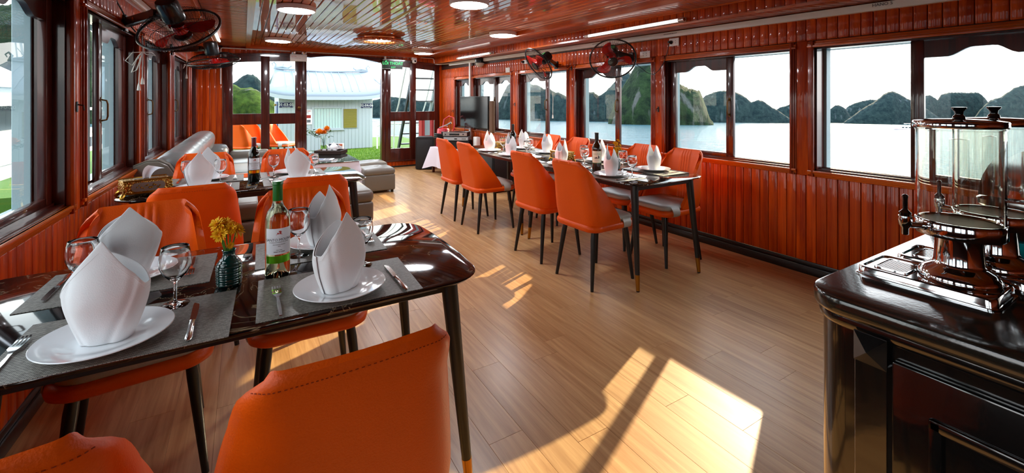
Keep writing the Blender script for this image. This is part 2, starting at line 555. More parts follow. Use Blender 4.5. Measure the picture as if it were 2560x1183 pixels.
lab_r = ['narrow window behind the left edge of the wall television', 'closed two-sash window partly behind the wall television', 'window behind the far dining table with cord hanging in its open half', 'window with the round red fan in front of its head', 'half-open window above the near end of the window-side table', 'window with a big shaped sash behind the drink dispensers', 'window beside the buffet counter, out of frame', 'last window towards the stern on the bay side']
lab_l = ['narrow window above the far end of the sofa', 'window above the middle of the grey sofa back', 'window above the near end of the grey sofa', 'window under the big wall fan with the knotted cord', 'large window beside the nearest dining table', 'window beside the camera on the sofa side', 'window behind the camera on the sofa side', 'last window towards the stern on the sofa side']
n = 1
for i, (a, c) in enumerate(WIN_R):
    window(n, 1, a, c, ZR0, ZR1, both=(i == 1), label=lab_r[i]); n += 1
for i, (a, c) in enumerate(WIN_L):
    window(n, -1, a, c, ZL0, ZL1, label=lab_l[i]); n += 1
# window 6 on the bay side keeps its sash towards the stern: slide the sashes across
w6 = bpy.data.objects['window_6']
for ch in w6.children:
    if ch.name.startswith('sash'):
        ch.location.y = -(1.69 - 0.495) / 2 + 0.065

# bow wall --------------------------------------------------------
fw = MB()
fw.box((-0.75, YF, -0.1), (-0.30, YF + .12, 2.6))
fw.box((3.50, YF, -0.1), (3.72, YF + .12, 2.6))
NA = 40
ztop = lambda x: 2.175 - 0.0225 * (x - 1.5) ** 2
rings = []
for k in range(NA + 1):
    x = -0.30 + 3.80 * k / NA
    rings.append([(x, YF, ztop(x)), (x, YF + .12, ztop(x)), (x, YF + .12, 2.6), (x, YF, 2.6)])
fw.loft(rings, True, True, True)
fw.box((-0.30, YF, -0.1), (0.965, YF + .12, 0.13)); fw.box((2.30, YF, -0.1), (3.50, YF + .12, 0.13)); fw.box((0.965, YF, -.1), (2.30, YF + .12, .1))
fwall = struct(fw.build('wall_bow', 'backing', smooth=0), 'timber bow wall around the glazed doors', 'wall')
def fboard(x0, x1, z0, z1, m='wainscot'):
    MB().box((x0 + .001, YF - .012, z0), (x1 - .001, YF, z1), .004, 2).build('board', m, fwall)
for k in range(4): fboard(-0.66 + .09 * k, -0.57 + .09 * k, 0.09, 2.21)
for k in range(1): fboard(3.50, 3.57, .09, 2.21)
for k in range(44):
    x0 = -0.30 + k * .0865
    zz = max(ztop(x0), ztop(x0 + .0865)) - .0
    fboard(x0, x0 + .0865, zz, 2.24)
for k in range(17): fboard(2.30 + k * .0706, 2.30 + (k + 1) * .0706, .028, .118)
for k in range(18): fboard(-0.30 + k * .0703, -0.30 + (k + 1) * .0703, .028, .118)
struct(MB().box((-0.7, YF - .02, 0), (3.6, YF, .03), .004).build('baseboard_bow', 'black_base'), 'black skirting along the bow wall under the doors', 'baseboard')
# dark arched head over the doors
b = MB()
rings = []
for k in range(NA + 1):
    x = -0.30 + 3.80 * k / NA
    zt = ztop(x)
    if 0.965 < x < 2.302: zb = min(zt - .028, 2.150 - 0.17 * (x - 1.55) ** 2)
    else: zb = zt - .055
    rings.append([(x, YF - .035, zb), (x, YF - .035, zt), (x, YF + .10, zt), (x, YF + .10, zb)])
b.loft(rings, True, True, True)
struct(b.build('trim_1', 'dark_wood_x', smooth=40), 'dark arched timber head over the bow doors', 'trim')
def bow_door(n, x0, x1, panes, label, knob=None):
    """leaf with two glazed columns, arched upper lights"""
    d = MB()
    y0, y1 = YF - .03, YF + .025
    cols = sorted(panes)
    xs = [x0] + [v for c in cols for v in c] + [x1]
    zt = lambda x: 2.040 - 0.026 * (x - 1.5) ** 2 + (0.0)
    for i in range(0, len(xs), 2):
        d.box((xs[i], y0, .135), (xs[i + 1], y1, ztop((xs[i] + xs[i + 1]) / 2) - .05), .004, 2)
    d.box((x0 + .002, y0 + .002, .135), (x1 - .002, y1 - .002, .375), .003)
    d.box((x0 + .002, y0 + .002, .92), (x1 - .002, y1 - .002, 1.105), .003)
    for (a, c) in cols:
        rings = []
        for k in range(9):
            x = a - .004 + (c - a + .008) * k / 8
            rings.append([(x, y0 + .004, zt(x)), (x, y0 + .004, ztop(x) - .04), (x, y1 - .004, ztop(x) - .04), (x, y1 - .004, zt(x))])
        d.loft(rings, True, True, True)
    o = struct(d.build('door_%d' % n, 'dark_wood', smooth=40), label, 'door')
    for (a, c) in cols:
        MB().box((a - .01, YF - .004, .365), (c + .01, YF, .93)).build('pane', 'pane', o, smooth=0)
        MB().box((a - .01, YF - .004, 1.095), (c + .01, YF, 2.06)).build('pane', 'pane', o, smooth=0)
    return o
d1 = bow_door(1, -0.30, 0.90, [(-0.157, 0.25), (0.383, 0.78)], 'dark glazed bow door behind the sofa, left of the opening')
kn = MB(); kn.lathe([(0, 0), (.012, 0), (.012, .03), (.028, .04), (.030, .06), (.018, .07), (0, .072)], 14, Matrix.Translation((.84, YF - .03, 1.2)) @ Matrix.Rotation(PI / 2, 4, 'X'))
kn.build('knob', 'bronze', d1)
d2 = bow_door(2, 2.38, 3.50, [(2.482, 2.872), (2.997, 3.394)], 'dark glazed bow door behind the black loudspeaker')
b = MB()
for a, c in ((0.90, 0.965), (2.302, 2.38)):
    b.box((a, YF - .05, .1), (c, YF + .10, ztop((a + c) / 2) - .03), .006, 2)
    b.box((a + .015, YF - .06, .1), (c - .015, YF - .05, ztop((a + c) / 2) - .03), .006, 2)
b.box((0.90, YF - .05, .09), (2.38, YF + .10, .125), .004)
b.box((-0.30, YF - .045, .115), (0.90, YF + .02, .14), .004); b.box((2.38, YF - .045, .115), (3.50, YF + .02, .14), .004)
struct(b.build('trim_2', 'dark_wood'), 'dark door posts and raised sill of the bow opening', 'trim')

# stern wall ------------------------------------------------------
struct(MB().box((-0.95, YB - .1, -.1), (3.9, YB, 2.5)).build('wall_stern', 'wainscot', smooth=0), 'closed timber stern wall behind the camera', 'wall')

# ceiling ---------------------------------------------------------
def zc(x, y):
    """underside of the upper soffit, bilinear: the deckhead is not quite level"""
    l = 2.285 - .006 * y
    r = 2.10 + .014 * y
    t = (x + .37) / 3.76
    return l + (r - l) * t
def lows(y): return 1.992 + .0115 * y      # right lower soffit
def lowl(y): return 2.165 - .004 * y       # left lower soffit
YC0 = -2.6
cb = MB()
cb.box((-1.2, YB - .1, 2.42), (4.1, YF + .2, 2.50))
ceil = struct(cb.build('ceiling', 'backing', smooth=0), 'glossy varnished plank ceiling over the saloon', 'ceiling')
X0, X1 = 0.075, 3.02
nb = 37
pw = (X1 - X0) / nb
for k in range(nb):
    xa, xb = X0 + k * pw + .0020, X0 + (k + 1) * pw - .0020
    e = .006
    rings = []
    for y in (YC0, 0.5, 3.0, 5.5, YF - .13):
        z = zc((xa + xb) / 2, y) + .030
        ja = random.uniform(-.0008, .0008)
        rings.append([(xa - xa, y, z + .02), (0, y, z + e), (e, y, z + ja), ((xb - xa) - e, y, z - ja), (xb - xa, y, z + e), (xb - xa, y, z + .02)])
    m = MB(); m.loft(rings, True, True, True)
    m.build('board', 'ceiling_wood', ceil, (xa, 0, 0), smooth=40)
def strip(x0, x1, y0, y1, dz0, dz1, m, name, label, ny=8):
    b = MB(); rings = []
    for k in range(ny + 1):
        y = y0 + (y1 - y0) * k / ny
        rings.append([(x0, y, zc(x0, y) + dz0), (x1, y, zc(x1, y) + dz0), (x1, y, zc(x1, y) + dz1), (x0, y, zc(x0, y) + dz1)])
    b.loft(rings, True, True, True)
    return struct(b.build(name, m, smooth=0), label, 'trim')
t3 = strip(3.0, 3.075, YC0, YF, -.022, .06, 'orange_trim', 'trim_3', 'smooth orange ceiling beam on the bay side')
strip(0.03, 0.095, YC0, YF - .02, -.012, .06, 'orange_trim', 'trim_4', 'smooth orange ceiling beam on the sofa side')
b = MB(); rings = []
for k in range(9):
    x = 0.03 + 3.03 * k / 8
    z = zc(x, YF - .14)
    rings.append([(x, YF - .15, z - .03), (x, YF - .15, z + .06), (x, YF - .075, z + .06), (x, YF - .075, z - .03)])
b.loft(rings, True, True, True)
struct(b.build('trim_5', 'orange_trim_x', smooth=0), 'orange ceiling beam along the bow wall', 'trim')
def cross_boards(par, x0, x1, y0, y1, zf, pitch=.073, m='soffit', extra=None):
    n = int((y1 - y0) / pitch)
    me = None
    for k in range(n):
        y = y0 + (k + .5) * pitch
        za, zb = zf(x0, y), zf(x1, y)
        L = math.hypot(x1 - x0, zb - za)
        me = me or board_mesh(pitch - .0022, L, 'x', m)
        place(me, 'board', par, (x0, y, za + .006 + random.uniform(-.0006, .0006)), (0, -math.atan2(zb - za, x1 - x0), 0))
XFR, XFL = 3.39, -0.36
def slab(name, pts, y0, y1, label, m='backing', ny=6):
    """lengthwise slab through cross-sections pts(y) -> polygon in x,z"""
    b = MB()
    b.loft([[(px, y, pz) for px, pz in pts(y)] for y in [y0 + (y1 - y0) * k / ny for k in range(ny + 1)]], True, True, True)
    return struct(b.build(name, m, smooth=0), label, 'trim')
t6 = slab('trim_6', lambda y: [(3.05, zc(3.05, y) + .014), (XFR + .01, zc(XFR, y) + .014), (XFR + .01, zc(XFR, y) + .1), (3.05, zc(3.05, y) + .1)], YC0, YF, 'upper soffit of cross boards on the bay side')
cross_boards(t6, 3.07, XFR, 1.6, YF, lambda x, y: zc(x, y))
t7 = slab('trim_7', lambda y: [(XFR + .012, lows(y) + .014), (xr(y) + .02, lows(y) + .014), (xr(y) + .02, zc(XFR, y) + .1), (XFR + .012, zc(XFR, y) + .1)], YC0, YF, 'boxed fascia and lower soffit above the bay windows')
n = int((YF - 0.9) / .073)
for k in range(n):
    y = YF - (k + .5) * .073
    fm = board_mesh(.0708, zc(XFR, y) - lows(y) - .004, 'z', 'wainscot', .012, .003)
    place(fm, 'board', t7, (XFR + .006, y, lows(y)))
    L = xr(y) - XFR - .004
    place(board_mesh(.0708, L, 'x', 'soffit', .012, .003), 'board', t7, (XFR + .006, y, lows(y) + .006))
b = MB()
b.loft([[(XFR - .008, y, lows(y) - .006), (XFR + .014, y, lows(y) - .006), (XFR + .014, y, lows(y) + .012), (XFR - .008, y, lows(y) + .012)] for y in (YC0, 2, 5, YF)], True, True, True)
b.loft([[(XFR - .012, y, zc(XFR, y) - .012), (XFR + .004, y, zc(XFR, y) - .012), (XFR + .004, y, zc(XFR, y) + .004), (XFR - .012, y, zc(XFR, y) + .004)] for y in (YC0, 2, 5, YF)], True, True, True)
b.build('bead', 'orange_trim', t7, smooth=0)
t8 = slab('trim_8', lambda y: [(XFL - .01, zc(XFL, y) + .014), (0.05, zc(0.05, y) + .014), (0.05, zc(0.05, y) + .1), (XFL - .01, zc(XFL, y) + .1)], YC0, YF, 'upper soffit of cross boards on the sofa side')
cross_boards(t8, XFL, 0.035, 2.5, YF, lambda x, y: zc(x, y))
t9 = slab('trim_9', lambda y: [(xl(y) - .02, lowl(y) + .014), (XFL - .012, lowl(y) + .014), (XFL - .012, zc(XFL, y) + .1), (xl(y) - .02, zc(XFL, y) + .1)], YC0, YF, 'boxed fascia and lower soffit above the sofa-side windows')
n = int((YF - 2.6) / .073)
for k in range(n):
    y = YF - (k + .5) * .073
    fm = board_mesh(.0708, zc(XFL, y) - lowl(y) - .004, 'z', 'wainscot', .012, .003)
    place(fm, 'board', t9, (XFL - .006, y, lowl(y)))
    L = XFL - xl(y) - .004
    place(board_mesh(.0708, L, 'x', 'soffit', .012, .003), 'board', t9, (xl(y), y, lowl(y) + .006))
b = MB()
b.loft([[(XFL - .014, y, lowl(y) - .006), (XFL + .008, y, lowl(y) - .006), (XFL + .008, y, lowl(y) + .012), (XFL - .014, y, lowl(y) + .012)] for y in (YC0, 2, 5, YF)], True, True, True)
b.build('bead', 'orange_trim', t9, smooth=0)
# moulding under the left trunking
b = MB(); b.box((0, YB, 2.055), (.016, YF, 2.10), .005, 2)
struct(b.build('trim_10', 'red_trim', None, (XL, 0, 0), (0, 0, AL)), 'brown moulding below the cable trunking on the sofa side', 'trim')
# ------------------------------------------------------------------ ceiling lamps
emit('lamp_glow', (246, 249, 255), LAMP_EMISSION)
emit('tube_glow', (255, 252, 246), 1.0)
def ceiling_lamp(x, y, r, label, first=None):
    z = zc(x, y) + .030
    if first: return dup(first, (x, y, z), 0, label)
    t = thing('ceiling_lamp', label, 'lamp', (x, y, z), 0, 'round ceiling lamps')
    b = MB(); b.lathe([(r * .96, 0), (r, -.004), (r, -.042), (r * .985, -.048), (r * .93, -.048)], 40, cap0=True)
    b.build('rim', 'white_plastic', t)
    d = MB(); d.lathe([(r * .935, -.046), (r * .90, -.050), (r * .5, -.0525), (.001, -.053)], 40)
    d.build('diffuser', 'lamp_glow', t)
    return t
L0 = ceiling_lamp(.447, 4.87, .178, 'large round ceiling lamp nearest the sofa-side windows')
ceiling_lamp(.44, 7.50, 0, 'round ceiling lamp straight above the red-capped bottle, near the bow', L0)
lw = ceiling_lamp(1.67, 6.45, 0, 'round ceiling lamp inside the carved wooden ring', L0)
ceiling_lamp(2.86, 4.95, 0, 'round ceiling lamp close to the bay-side beam, above the dining tables', L0)
ceiling_lamp(2.86, 7.90, 0, 'farthest round ceiling lamp, in the corner above the loudspeaker', L0)
ceiling_lamp(1.73, 3.60, 0, 'round ceiling lamp cut by the top edge of the view', L0)
# carved ring around one lamp
z = zc(1.67, 6.45) + .030
t = thing('carved_ceiling_ring', 'carved orange timber ring round the middle ceiling lamp', 'ceiling ornament', (1.67, 6.45, z))
b = MB(); b.lathe([(.20, -.001), (.20, -.022), (.30, -.022), (.31, -.012), (.31, -.001)], 48); b.build('ring', 'orange_trim', t)
for k in range(26):
    a = 2 * PI * k / 26
    m = MB(); m.box((.28, -.036, -.034), (.365, .036, -.004), .010, 2)
    m.build('scale', 'orange_trim', t, rot=(0, .12, a))
for k in range(22):
    a = 2 * PI * (k + .5) / 22
    m = MB(); m.box((.215, -.030, -.045), (.29, .030, -.020), .009, 2)
    m.build('scale', 'orange_trim', t, rot=(0, .12, a))
# tube lamps
def tube_lamp(p0, p1, label, side):
    p0, p1 = Vector(p0), Vector(p1)
    d = p1 - p0
    L = d.length
    t = thing('tube_lamp', label, 'lamp', p0, 0, None, (d.to_track_quat('X', 'Z')).to_euler())
    b = MB(); b.box((-.02, -.012 * 1, -.016), (L + .02, .024 * 1, .018), .004); b.build('batten', 'white_plastic', t, (0, .012 * side, 0))
    g = MB(); g.tube([(.03, 0, 0), (L - .03, 0, 0)], .014, 14); g.build('tube', 'tube_glow', t, (0, -.022 * side, -.004))
    for x in (0.0, L):
        c = MB(); c.tube([(x - .03, 0, 0), (x + .03, 0, 0)], .0165, 14); c.build('end_cap', 'steel' if x == 0 else 'white_plastic', t, (0, -.022 * side, -.004))
    return t
tube_lamp((3.362, 2.60, 2.056), (3.362, 3.87, 2.066), 'long tube lamp above the near dining table', -1)
tube_lamp((3.362, 6.16, 2.085), (3.362, 7.43, 2.10), 'tube lamp above the disco ball light near the bow', -1)
tube_lamp((-.325, 6.65, 2.20), (-.325, 7.75, 2.20), 'tube lamp in the bow corner above the sofa', 1)
# ------------------------------------------------------------------ trunking and conduit
def trunk(name, par, y0, y1, zf, s, d, h, label, text_at=None):
    b = MB()
    b.loft([[(0, y, zf(y)), (0, y, zf(y) + h), (-s * d, y, zf(y) + h - .004), (-s * d, y, zf(y) + .004)] for y in (y0, 2, 4, 6, y1)], True, True, True)
    return tag(b.build(name, 'white_plastic', None, (XR if s > 0 else XL, 0, 0), (0, 0, AR if s > 0 else AL), smooth=0), label, 'trunking')
tr1 = trunk('cable_trunking', wr, .2, 8.30, lambda y: lows(y) - .060, 1, .032, .058, 'long white cable trunking under the bay-side soffit')
mat('print_grey', (90, 92, 96), 0.6)
text('print', 'HANO S', .030, 'print_grey', tr1, (-.0335, 1.27, lows(1.27) - .022), (PI / 2, 0, -PI / 2))
for yy, tx in ((2.95, 'ONG LUON DAY DIEN 60x40 . . . . . . . . . . .'), (4.05, 'ONG LUON DAY DIEN')):
    text('print', tx, .012, 'print_grey', tr1, (-.0335, yy, lows(yy) - .025), (PI / 2, 0, -PI / 2))
trunk('cable_trunking', wlf, 1.0, 7.6, lambda y: lowl(y) - .062, -1, .032, .060, 'white cable trunking above the sofa-side windows')
b = MB(); b.box((-.026, 7.315, .62), (-.0005, 7.365, lows(7.3) - .055), .003)
tag(b.build('vertical_trunking', 'white_plastic', None, (XR - .034, 0, 0), (0, 0, AR)), 'white vertical trunking beside the wall television', 'trunking')
b = MB()
zp = 2.200
b.tube([(-.325, YF - .024, 1.6), (-.325, YF - .024, zp - .03), (-.318, YF - .024, zp - .008), (-.295, YF - .024, zp), (3.34, YF - .024, zp + .004), (3.375, YF - .024, zp - .008), (3.385, YF - .024, zp - .04), (3.385, YF - .028, 2.125), (3.395, YF - .05, 2.09), (3.42, YF - .12, 2.075), (3.545, 8.30, 2.07)], .0105, 10)
for xx in (0.1, 1.05, 2.75): b.tube([(xx - .02, YF - .024, zp + .001), (xx + .02, YF - .024, zp + .001)], .0145, 10)
b.tube([(2.36, YF - .024, zp), (2.36, YF - .03, 2.13)], .011, 8)
tag(b.build('conduit', 'white_plastic'), 'white cable conduit running along the top of the bow wall', 'conduit')
# ------------------------------------------------------------------ signs and small fittings on the bow wall
t = thing('emergency_light', 'white twin-headed emergency light above the bow opening', 'emergency light', (.83, YF - .07, 2.085))
b = MB(); b.box((-.135, -.03, -.062), (.135, .03, .062), .008, 2); b.build('housing', 'white_plastic', t)
for sx in (-.085, .085):
    h = MB(); h.lathe([(0, .03), (.03, .03), (.05, .012), (.052, 0), (.046, -.006), (.02, -.012), (0, -.012)], 20, Matrix.Translation((sx, -.02, .105)) @ Matrix.Rotation(rad(65), 4, 'X') @ Matrix.Rotation(sx * 2, 4, 'Y')); h.build('lamp_head', 'chrome', t)
    n_ = MB(); n_.tube([(sx, -.01, .055), (sx, -.01, .08)], .012, 8); n_.build('neck', 'white_plastic', t)
mat('red_print', (190, 40, 36), 0.5)
text('lettering', 'K.T.M', .030, 'red_print', t, (-.075, -.0312, .018))
text('lettering', 'KENTOM - EMERGENCY LIGHT', .011, 'print_grey', t, (-.04, -.0312, -.008))
t = thing('exit_sign', 'dark green exit sign hanging beside the right bow door', 'exit sign', (2.50, YF - .10, 2.035))
b = MB(); b.box((-.195, -.010, -.085), (.195, .010, .085), .003); mat('sign_green', (14, 48, 26), 0.3, coat=.4); b.build('panel', 'sign_green', t)
for zz in (-.087, .087):
    m = MB(); m.box((-.20, -.014, zz - .007), (.20, .014, zz + .007), .002); m.build('rail', 'steel', t)
m = MB(); m.tube([(-.14, 0, .09), (-.14, 0, .155)], .012, 8); m.build('hanger', 'white_plastic', t)
emit('sign_letter', (70, 230, 130), 0.5)
text('lettering', 'LỐI THOÁT', .078, 'sign_letter', t, (0, -.0115, .020), bold=True)
text('lettering', 'EXIT', .046, 'sign_letter', t, (0.01, -.0115, -.058))
t = thing('security_camera', 'small white security camera on the bow wall conduit', 'camera', (2.94, YF - .06, 2.185))
b = MB(); b.box((-.055, -.04, -.045), (.055, .04, .065), .018, 3); b.build('body', 'white_plastic', t)
h = MB(); h.lathe([(0, .055), (.03, .048), (.048, .02), (.05, 0), (.046, -.03), (.03, -.045), (0, -.05)], 18, Matrix.Translation((0, -.03, -.06))); h.build('eyeball', 'white_plastic', t)
l = MB(); l.lathe([(0, 0), (.018, 0), (.02, -.006), (0, -.006)], 16, Matrix.Translation((0, -.078, -.068)) @ Matrix.Rotation(-PI / 2 - .3, 4, 'X')); l.build('lens', 'black_plastic', t)
# ------------------------------------------------------------------ plates, cords on the side walls
def on_wall(s, y, z, off=0.013):
    """world point on the face of a side wall"""
    return Vector((xr(y) - off, y, z)) if s > 0 else Vector((xl(y) + off, y, z))
def plate(name, y, z, w, h, label, holes, cat='socket', plug=None, tall=False):
    t = thing(name, label, cat, on_wall(1, y, z, .014), AR)
    b = MB(); b.box((-.010, -w / 2, -h / 2), (0, w / 2, h / 2), .004, 2); b.build('plate', 'white_plastic', t)
    for (hy, hz) in holes:
        m = MB(); m.tube([(-.0115, hy, hz), (-.009, hy, hz)], .0035, 8); m.build('hole', 'black_plastic', t)
    if plug is not None:
        m = MB(); m.lathe([(0, .045), (.010, .045), (.015, .02), (.019, .012), (.019, 0), (0, 0)], 14, Matrix.Translation((-.010, plug, 0)) @ Matrix.Rotation(-PI / 2, 4, 'Y')); m.build('plug', 'black_plastic', t)
    return t
plate('wall_socket', 3.31, 1.822, .135, .072, 'white four-hole wall socket left of the half-open window', [(-.022, .012), (-.022, -.012), (.022, .012), (.022, -.012)])
plate('wall_socket', 2.945, 1.915, .115, .078, 'white wall socket with a black plug just under the trunking', [(-.02, .01), (-.02, -.01)], plug=.03)
plate('wall_socket', 5.58, 1.91, .12, .06, 'white socket with plug at the left of the tilted red fan', [(-.02, .01), (-.02, -.01)], plug=.035)
plate('light_switch', 6.08, 1.815, .12, .08, 'small white switch above the second window from the bow', [], cat='switch')
mat('rope_white', (226, 224, 214), 0.8)
def cord(name, pts, r, m, label, cat='cord'):
    b = MB(); b.tube(pts, r, 6)
    return tag(b.build(name, m), label, cat)
p = [on_wall(1, 2.97, 1.895, .06), on_wall(1, 3.00, 1.82, .05), on_wall(1, 3.05, 1.72, .04), on_wall(1, 3.11, 1.64, .045), on_wall(1, 3.17, 1.60, .05), on_wall(1, 3.25, 1.62, .05), on_wall(1, 3.36, 1.70, .06), on_wall(1, 3.44, 1.76, .07)]
cord('power_cord', p, .0035, 'black_plastic', 'thin black fan lead looping below the plugged socket')
p = [on_wall(1, 5.57, 1.905, .06), on_wall(1, 5.585, 1.84, .03), on_wall(1, 5.56, 1.75, .03), on_wall(1, 5.4, 1.62, .05), on_wall(1, 5.15, 1.56, .06), on_wall(1, 4.95, 1.66, .07), on_wall(1, 4.86, 1.76, .08)]
cord('power_cord', p, .003, 'black_plastic', 'thin black lead hanging below the tilted red fan')
def pull_cord(name, top, length, label, knot=0.3):
    """ceiling-fan style pull cord with a bow knot and a tassel end"""
    t = thing(name, label, 'cord', top)
    b = MB(); b.tube([(0, 0, 0), (.004, .002, -length * knot), (0, 0, -length + .02)], .003, 6); b.build('cord', 'rope_white', t)
    e = MB(); e.lathe([(.003, .03), (.007, .015), (.011, -.02), (.008, -.022), (0, -.022)], 8, Matrix.Translation((0, 0, -length))); e.build('tassel', 'rope_white', t)
    return t, length
pull_cord('pull_cord', on_wall(1, 4.87, 1.44, .05), .33, 'plain white cord hanging in the window behind the far table')
t, _ = pull_cord('pull_cord', on_wall(1, 3.56, 1.66, .16), .21, 'knotted white fan cord in front of the dark cliff')
b = MB(); b.tube([(0, 0, -.06), (.03, -.025, -.075), (.035, -.03, -.11), (.01, -.01, -.095), (0, 0, -.07), (-.02, .02, -.08), (-.028, .03, -.105), (0, 0, -.075)], .0028, 6); b.build('bow', 'rope_white', t)
t, _ = pull_cord('pull_cord', (-.62, 4.08, 1.80), .33, 'white bow-tied cord hanging from the big sofa-side fan')
b = MB(); b.tube([(0, 0, -.12), (-.05, -.03, -.13), (-.085, -.05, -.19), (-.05, -.03, -.22), (-.02, -.01, -.15), (0, 0, -.12), (.05, .02, -.12), (.07, .03, -.14), (.02, .01, -.135), (0, 0, -.12), (-.03, -.02, -.18), (-.055, -.03, -.27), (-.03, -.01, -.25), (0, 0, -.13)], .0032, 6); b.build('bow', 'rope_white', t)
b = MB(); b.tube([(0, 0, -.12), (-.014, -.01, -.22), (-.018, -.014, -.36)], .003, 6); b.build('cord', 'rope_white', t)
e = MB(); e.lathe([(.003, .03), (.007, .015), (.011, -.02), (0, -.022)], 8, Matrix.Translation((-.018, -.014, -.375))); e.build('tassel', 'rope_white', t)
t, _ = pull_cord('pull_cord', (-.55, 6.15, 1.86), .26, 'bunched white cord hanging from the farther sofa-side fan')
b = MB(); b.tube([(0, 0, -.10), (.03, 0, -.11), (.04, .01, -.15), (.01, 0, -.14), (-.02, 0, -.12), (-.03, 0, -.17), (0, 0, -.11)], .004, 6); b.build('bow', 'rope_white', t)
cord('power_cord', [(-.765, 3.93, 2.10), (-.745, 3.97, 2.02), (-.72, 4.03, 1.95), (-.70, 4.09, 1.88), (-.66, 4.10, 1.82)], .005, 'black_plastic', 'black lead running down to the big sofa-side fan')
# window latches on the piers
for (y, z, lab) in ((1.775, 1.3, 'first'), (3.14, 1.22, 'b'), (4.52, 1.30, 'c'), (5.875, 1.28, 'd'), (8.2, 1.05, 'e')):
    pass
def latch(s, y, z, label):
    b = MB(); b.box((0, -.010, -.028), (-s * .006, .010, .028), .003); b.tube([(-s * .004, 0, .012), (-s * .028, 0, .006), (-s * .03, 0, -.02)], .004, 6)
    q = on_wall(s, y, z, .015)
    return tag(b.build('hook_latch', 'black_metal', None, q, (0, 0, AR if s > 0 else AL)), label, 'latch')
latch(1, 3.14, 1.24, 'small black hook on the pier left of the half-open window')
latch(1, 4.52, 1.75, 'small black hook high on the pier between the two red fans')
latch(1, 5.875, 1.27, 'small black hook on the pier right of the wall television')
latch(1, 8.13, 1.12, 'small black hook on the boards near the bow corner')
latch(-1, 3.19, 1.30, 'small black hook on the pier beside the nearest sofa-side window')
# ------------------------------------------------------------------ disco light
q = (3.55, 6.95, lows(6.95))
t = thing('disco_light', 'black disco light with clear faceted dome under the soffit', 'disco light', q)
b = MB(); b.lathe([(0, 0), (.085, 0), (.088, -.01), (.088, -.075), (.08, -.085), (0, -.085)], 28); b.build('base', 'black_plastic', t)
mat('frosted_dome', (214, 212, 204), 0.25, coat=.6)
b = MB()
prof = [(.082 * math.cos(a), -.085 - .075 * math.sin(a)) for a in [k * PI / 2 / 6 for k in range(7)]]
b.lathe(prof, 14); b.build('dome', 'frosted_dome', t, smooth=0)
# ------------------------------------------------------------------ wall fans
mat('fan_red', (196, 22, 16), 0.25, coat=.5)
mat('fan_black', (18, 19, 20), 0.32, coat=.3)
mat('fan_wire', (24, 24, 26), 0.35, 0.6)
mat('label_green', (46, 120, 60), 0.5)
FAN = {}
def fan_meshes():
    R = .235
    g = MB()
    g.tube([(R * math.cos(a), R * math.sin(a), 0) for a in [2 * PI * k / 48 for k in range(48)]], .0085, 8, closed=True)
    FAN['rim'] = g.mesh('rim', 'fan_black')
    for nm, sg in (('front_guard', 1), ('rear_guard', -1)):
        g = MB()
        nW = 72
        prof = [(.05, .055), (.11, .062), (.17, .052), (.215, .028), (R, .004)] if sg > 0 else [(.06, .075), (.12, .08), (.18, .062), (.22, .03), (R, .004)]
        for k in range(nW):
            pts = []
            for i, (r, z) in enumerate(prof):
                a = 2 * PI * k / nW + (R - r) * 2.2
                pts.append((r * math.cos(a), r * math.sin(a), z * sg))
            g.tube(pts, .0011, 3, caps=False)
        for r, z in ((.05, .055), (.12, .0625), (.19, .043)) if sg > 0 else ((.06, .075), (.15, .073)):
            g.tube([(r * math.cos(a), r * math.sin(a), z * sg) for a in [2 * PI * k / 40 for k in range(40)]], .0016, 4, closed=True)
        FAN[nm] = g.mesh(nm, 'fan_wire', 0)
    b = MB()
    for k in range(3):
        M = Matrix.Rotation(2 * PI * k / 3, 4, 'Z')
        rows = []
        for i in range(12):
            u = i / 11
            r = .036 + .172 * u
            w = .018 + .030 * math.sin(PI * min(1, u * .80 + .12)) ** .8
            if u > .85: w *= math.sqrt(max(.03, 1 - ((u - .85) / .152) ** 2))
            sweep = .055 * math.sin(PI * .9 * u)
            tw = rad(34 - 14 * u)
            row = []
            for j in range(7):
                v = j / 6 - .5
                x = v * 2 * w
                row.append(M @ Vector((r, x + sweep - .01, x * math.tan(tw) * .6 + .008 * (1 - 4 * v * v))))
            rows.append(row)
        b.loft(rows, False)
    FAN['blade'] = b.mesh('blades', 'fan_red', 180)
    h = MB(); h.lathe([(.040, -.03), (.044, -.01), (.044, .018), (.036, .030), (.018, .036), (.001, .038)], 24); FAN['hub'] = h.mesh('hub', 'fan_red')
    h = MB(); h.lathe([(.052, .050), (.052, .060), (.046, .068), (.02, .071), (.001, .072)], 28, cap0=True); FAN['badge'] = h.mesh('badge', 'fan_black')
    h = MB(); h.lathe([(.034, -.06), (.060, -.068), (.064, -.085), (.064, -.185), (.056, -.205), (.03, -.212), (.001, -.213)], 28, cap0=True); FAN['motor'] = h.mesh('motor', 'fan_black')
    h = MB(); h.box((-.026, -.0665, -.165), (.026, -.062, -.115), .002); FAN['label'] = h.mesh('sticker', 'label_green')
fan_meshes()
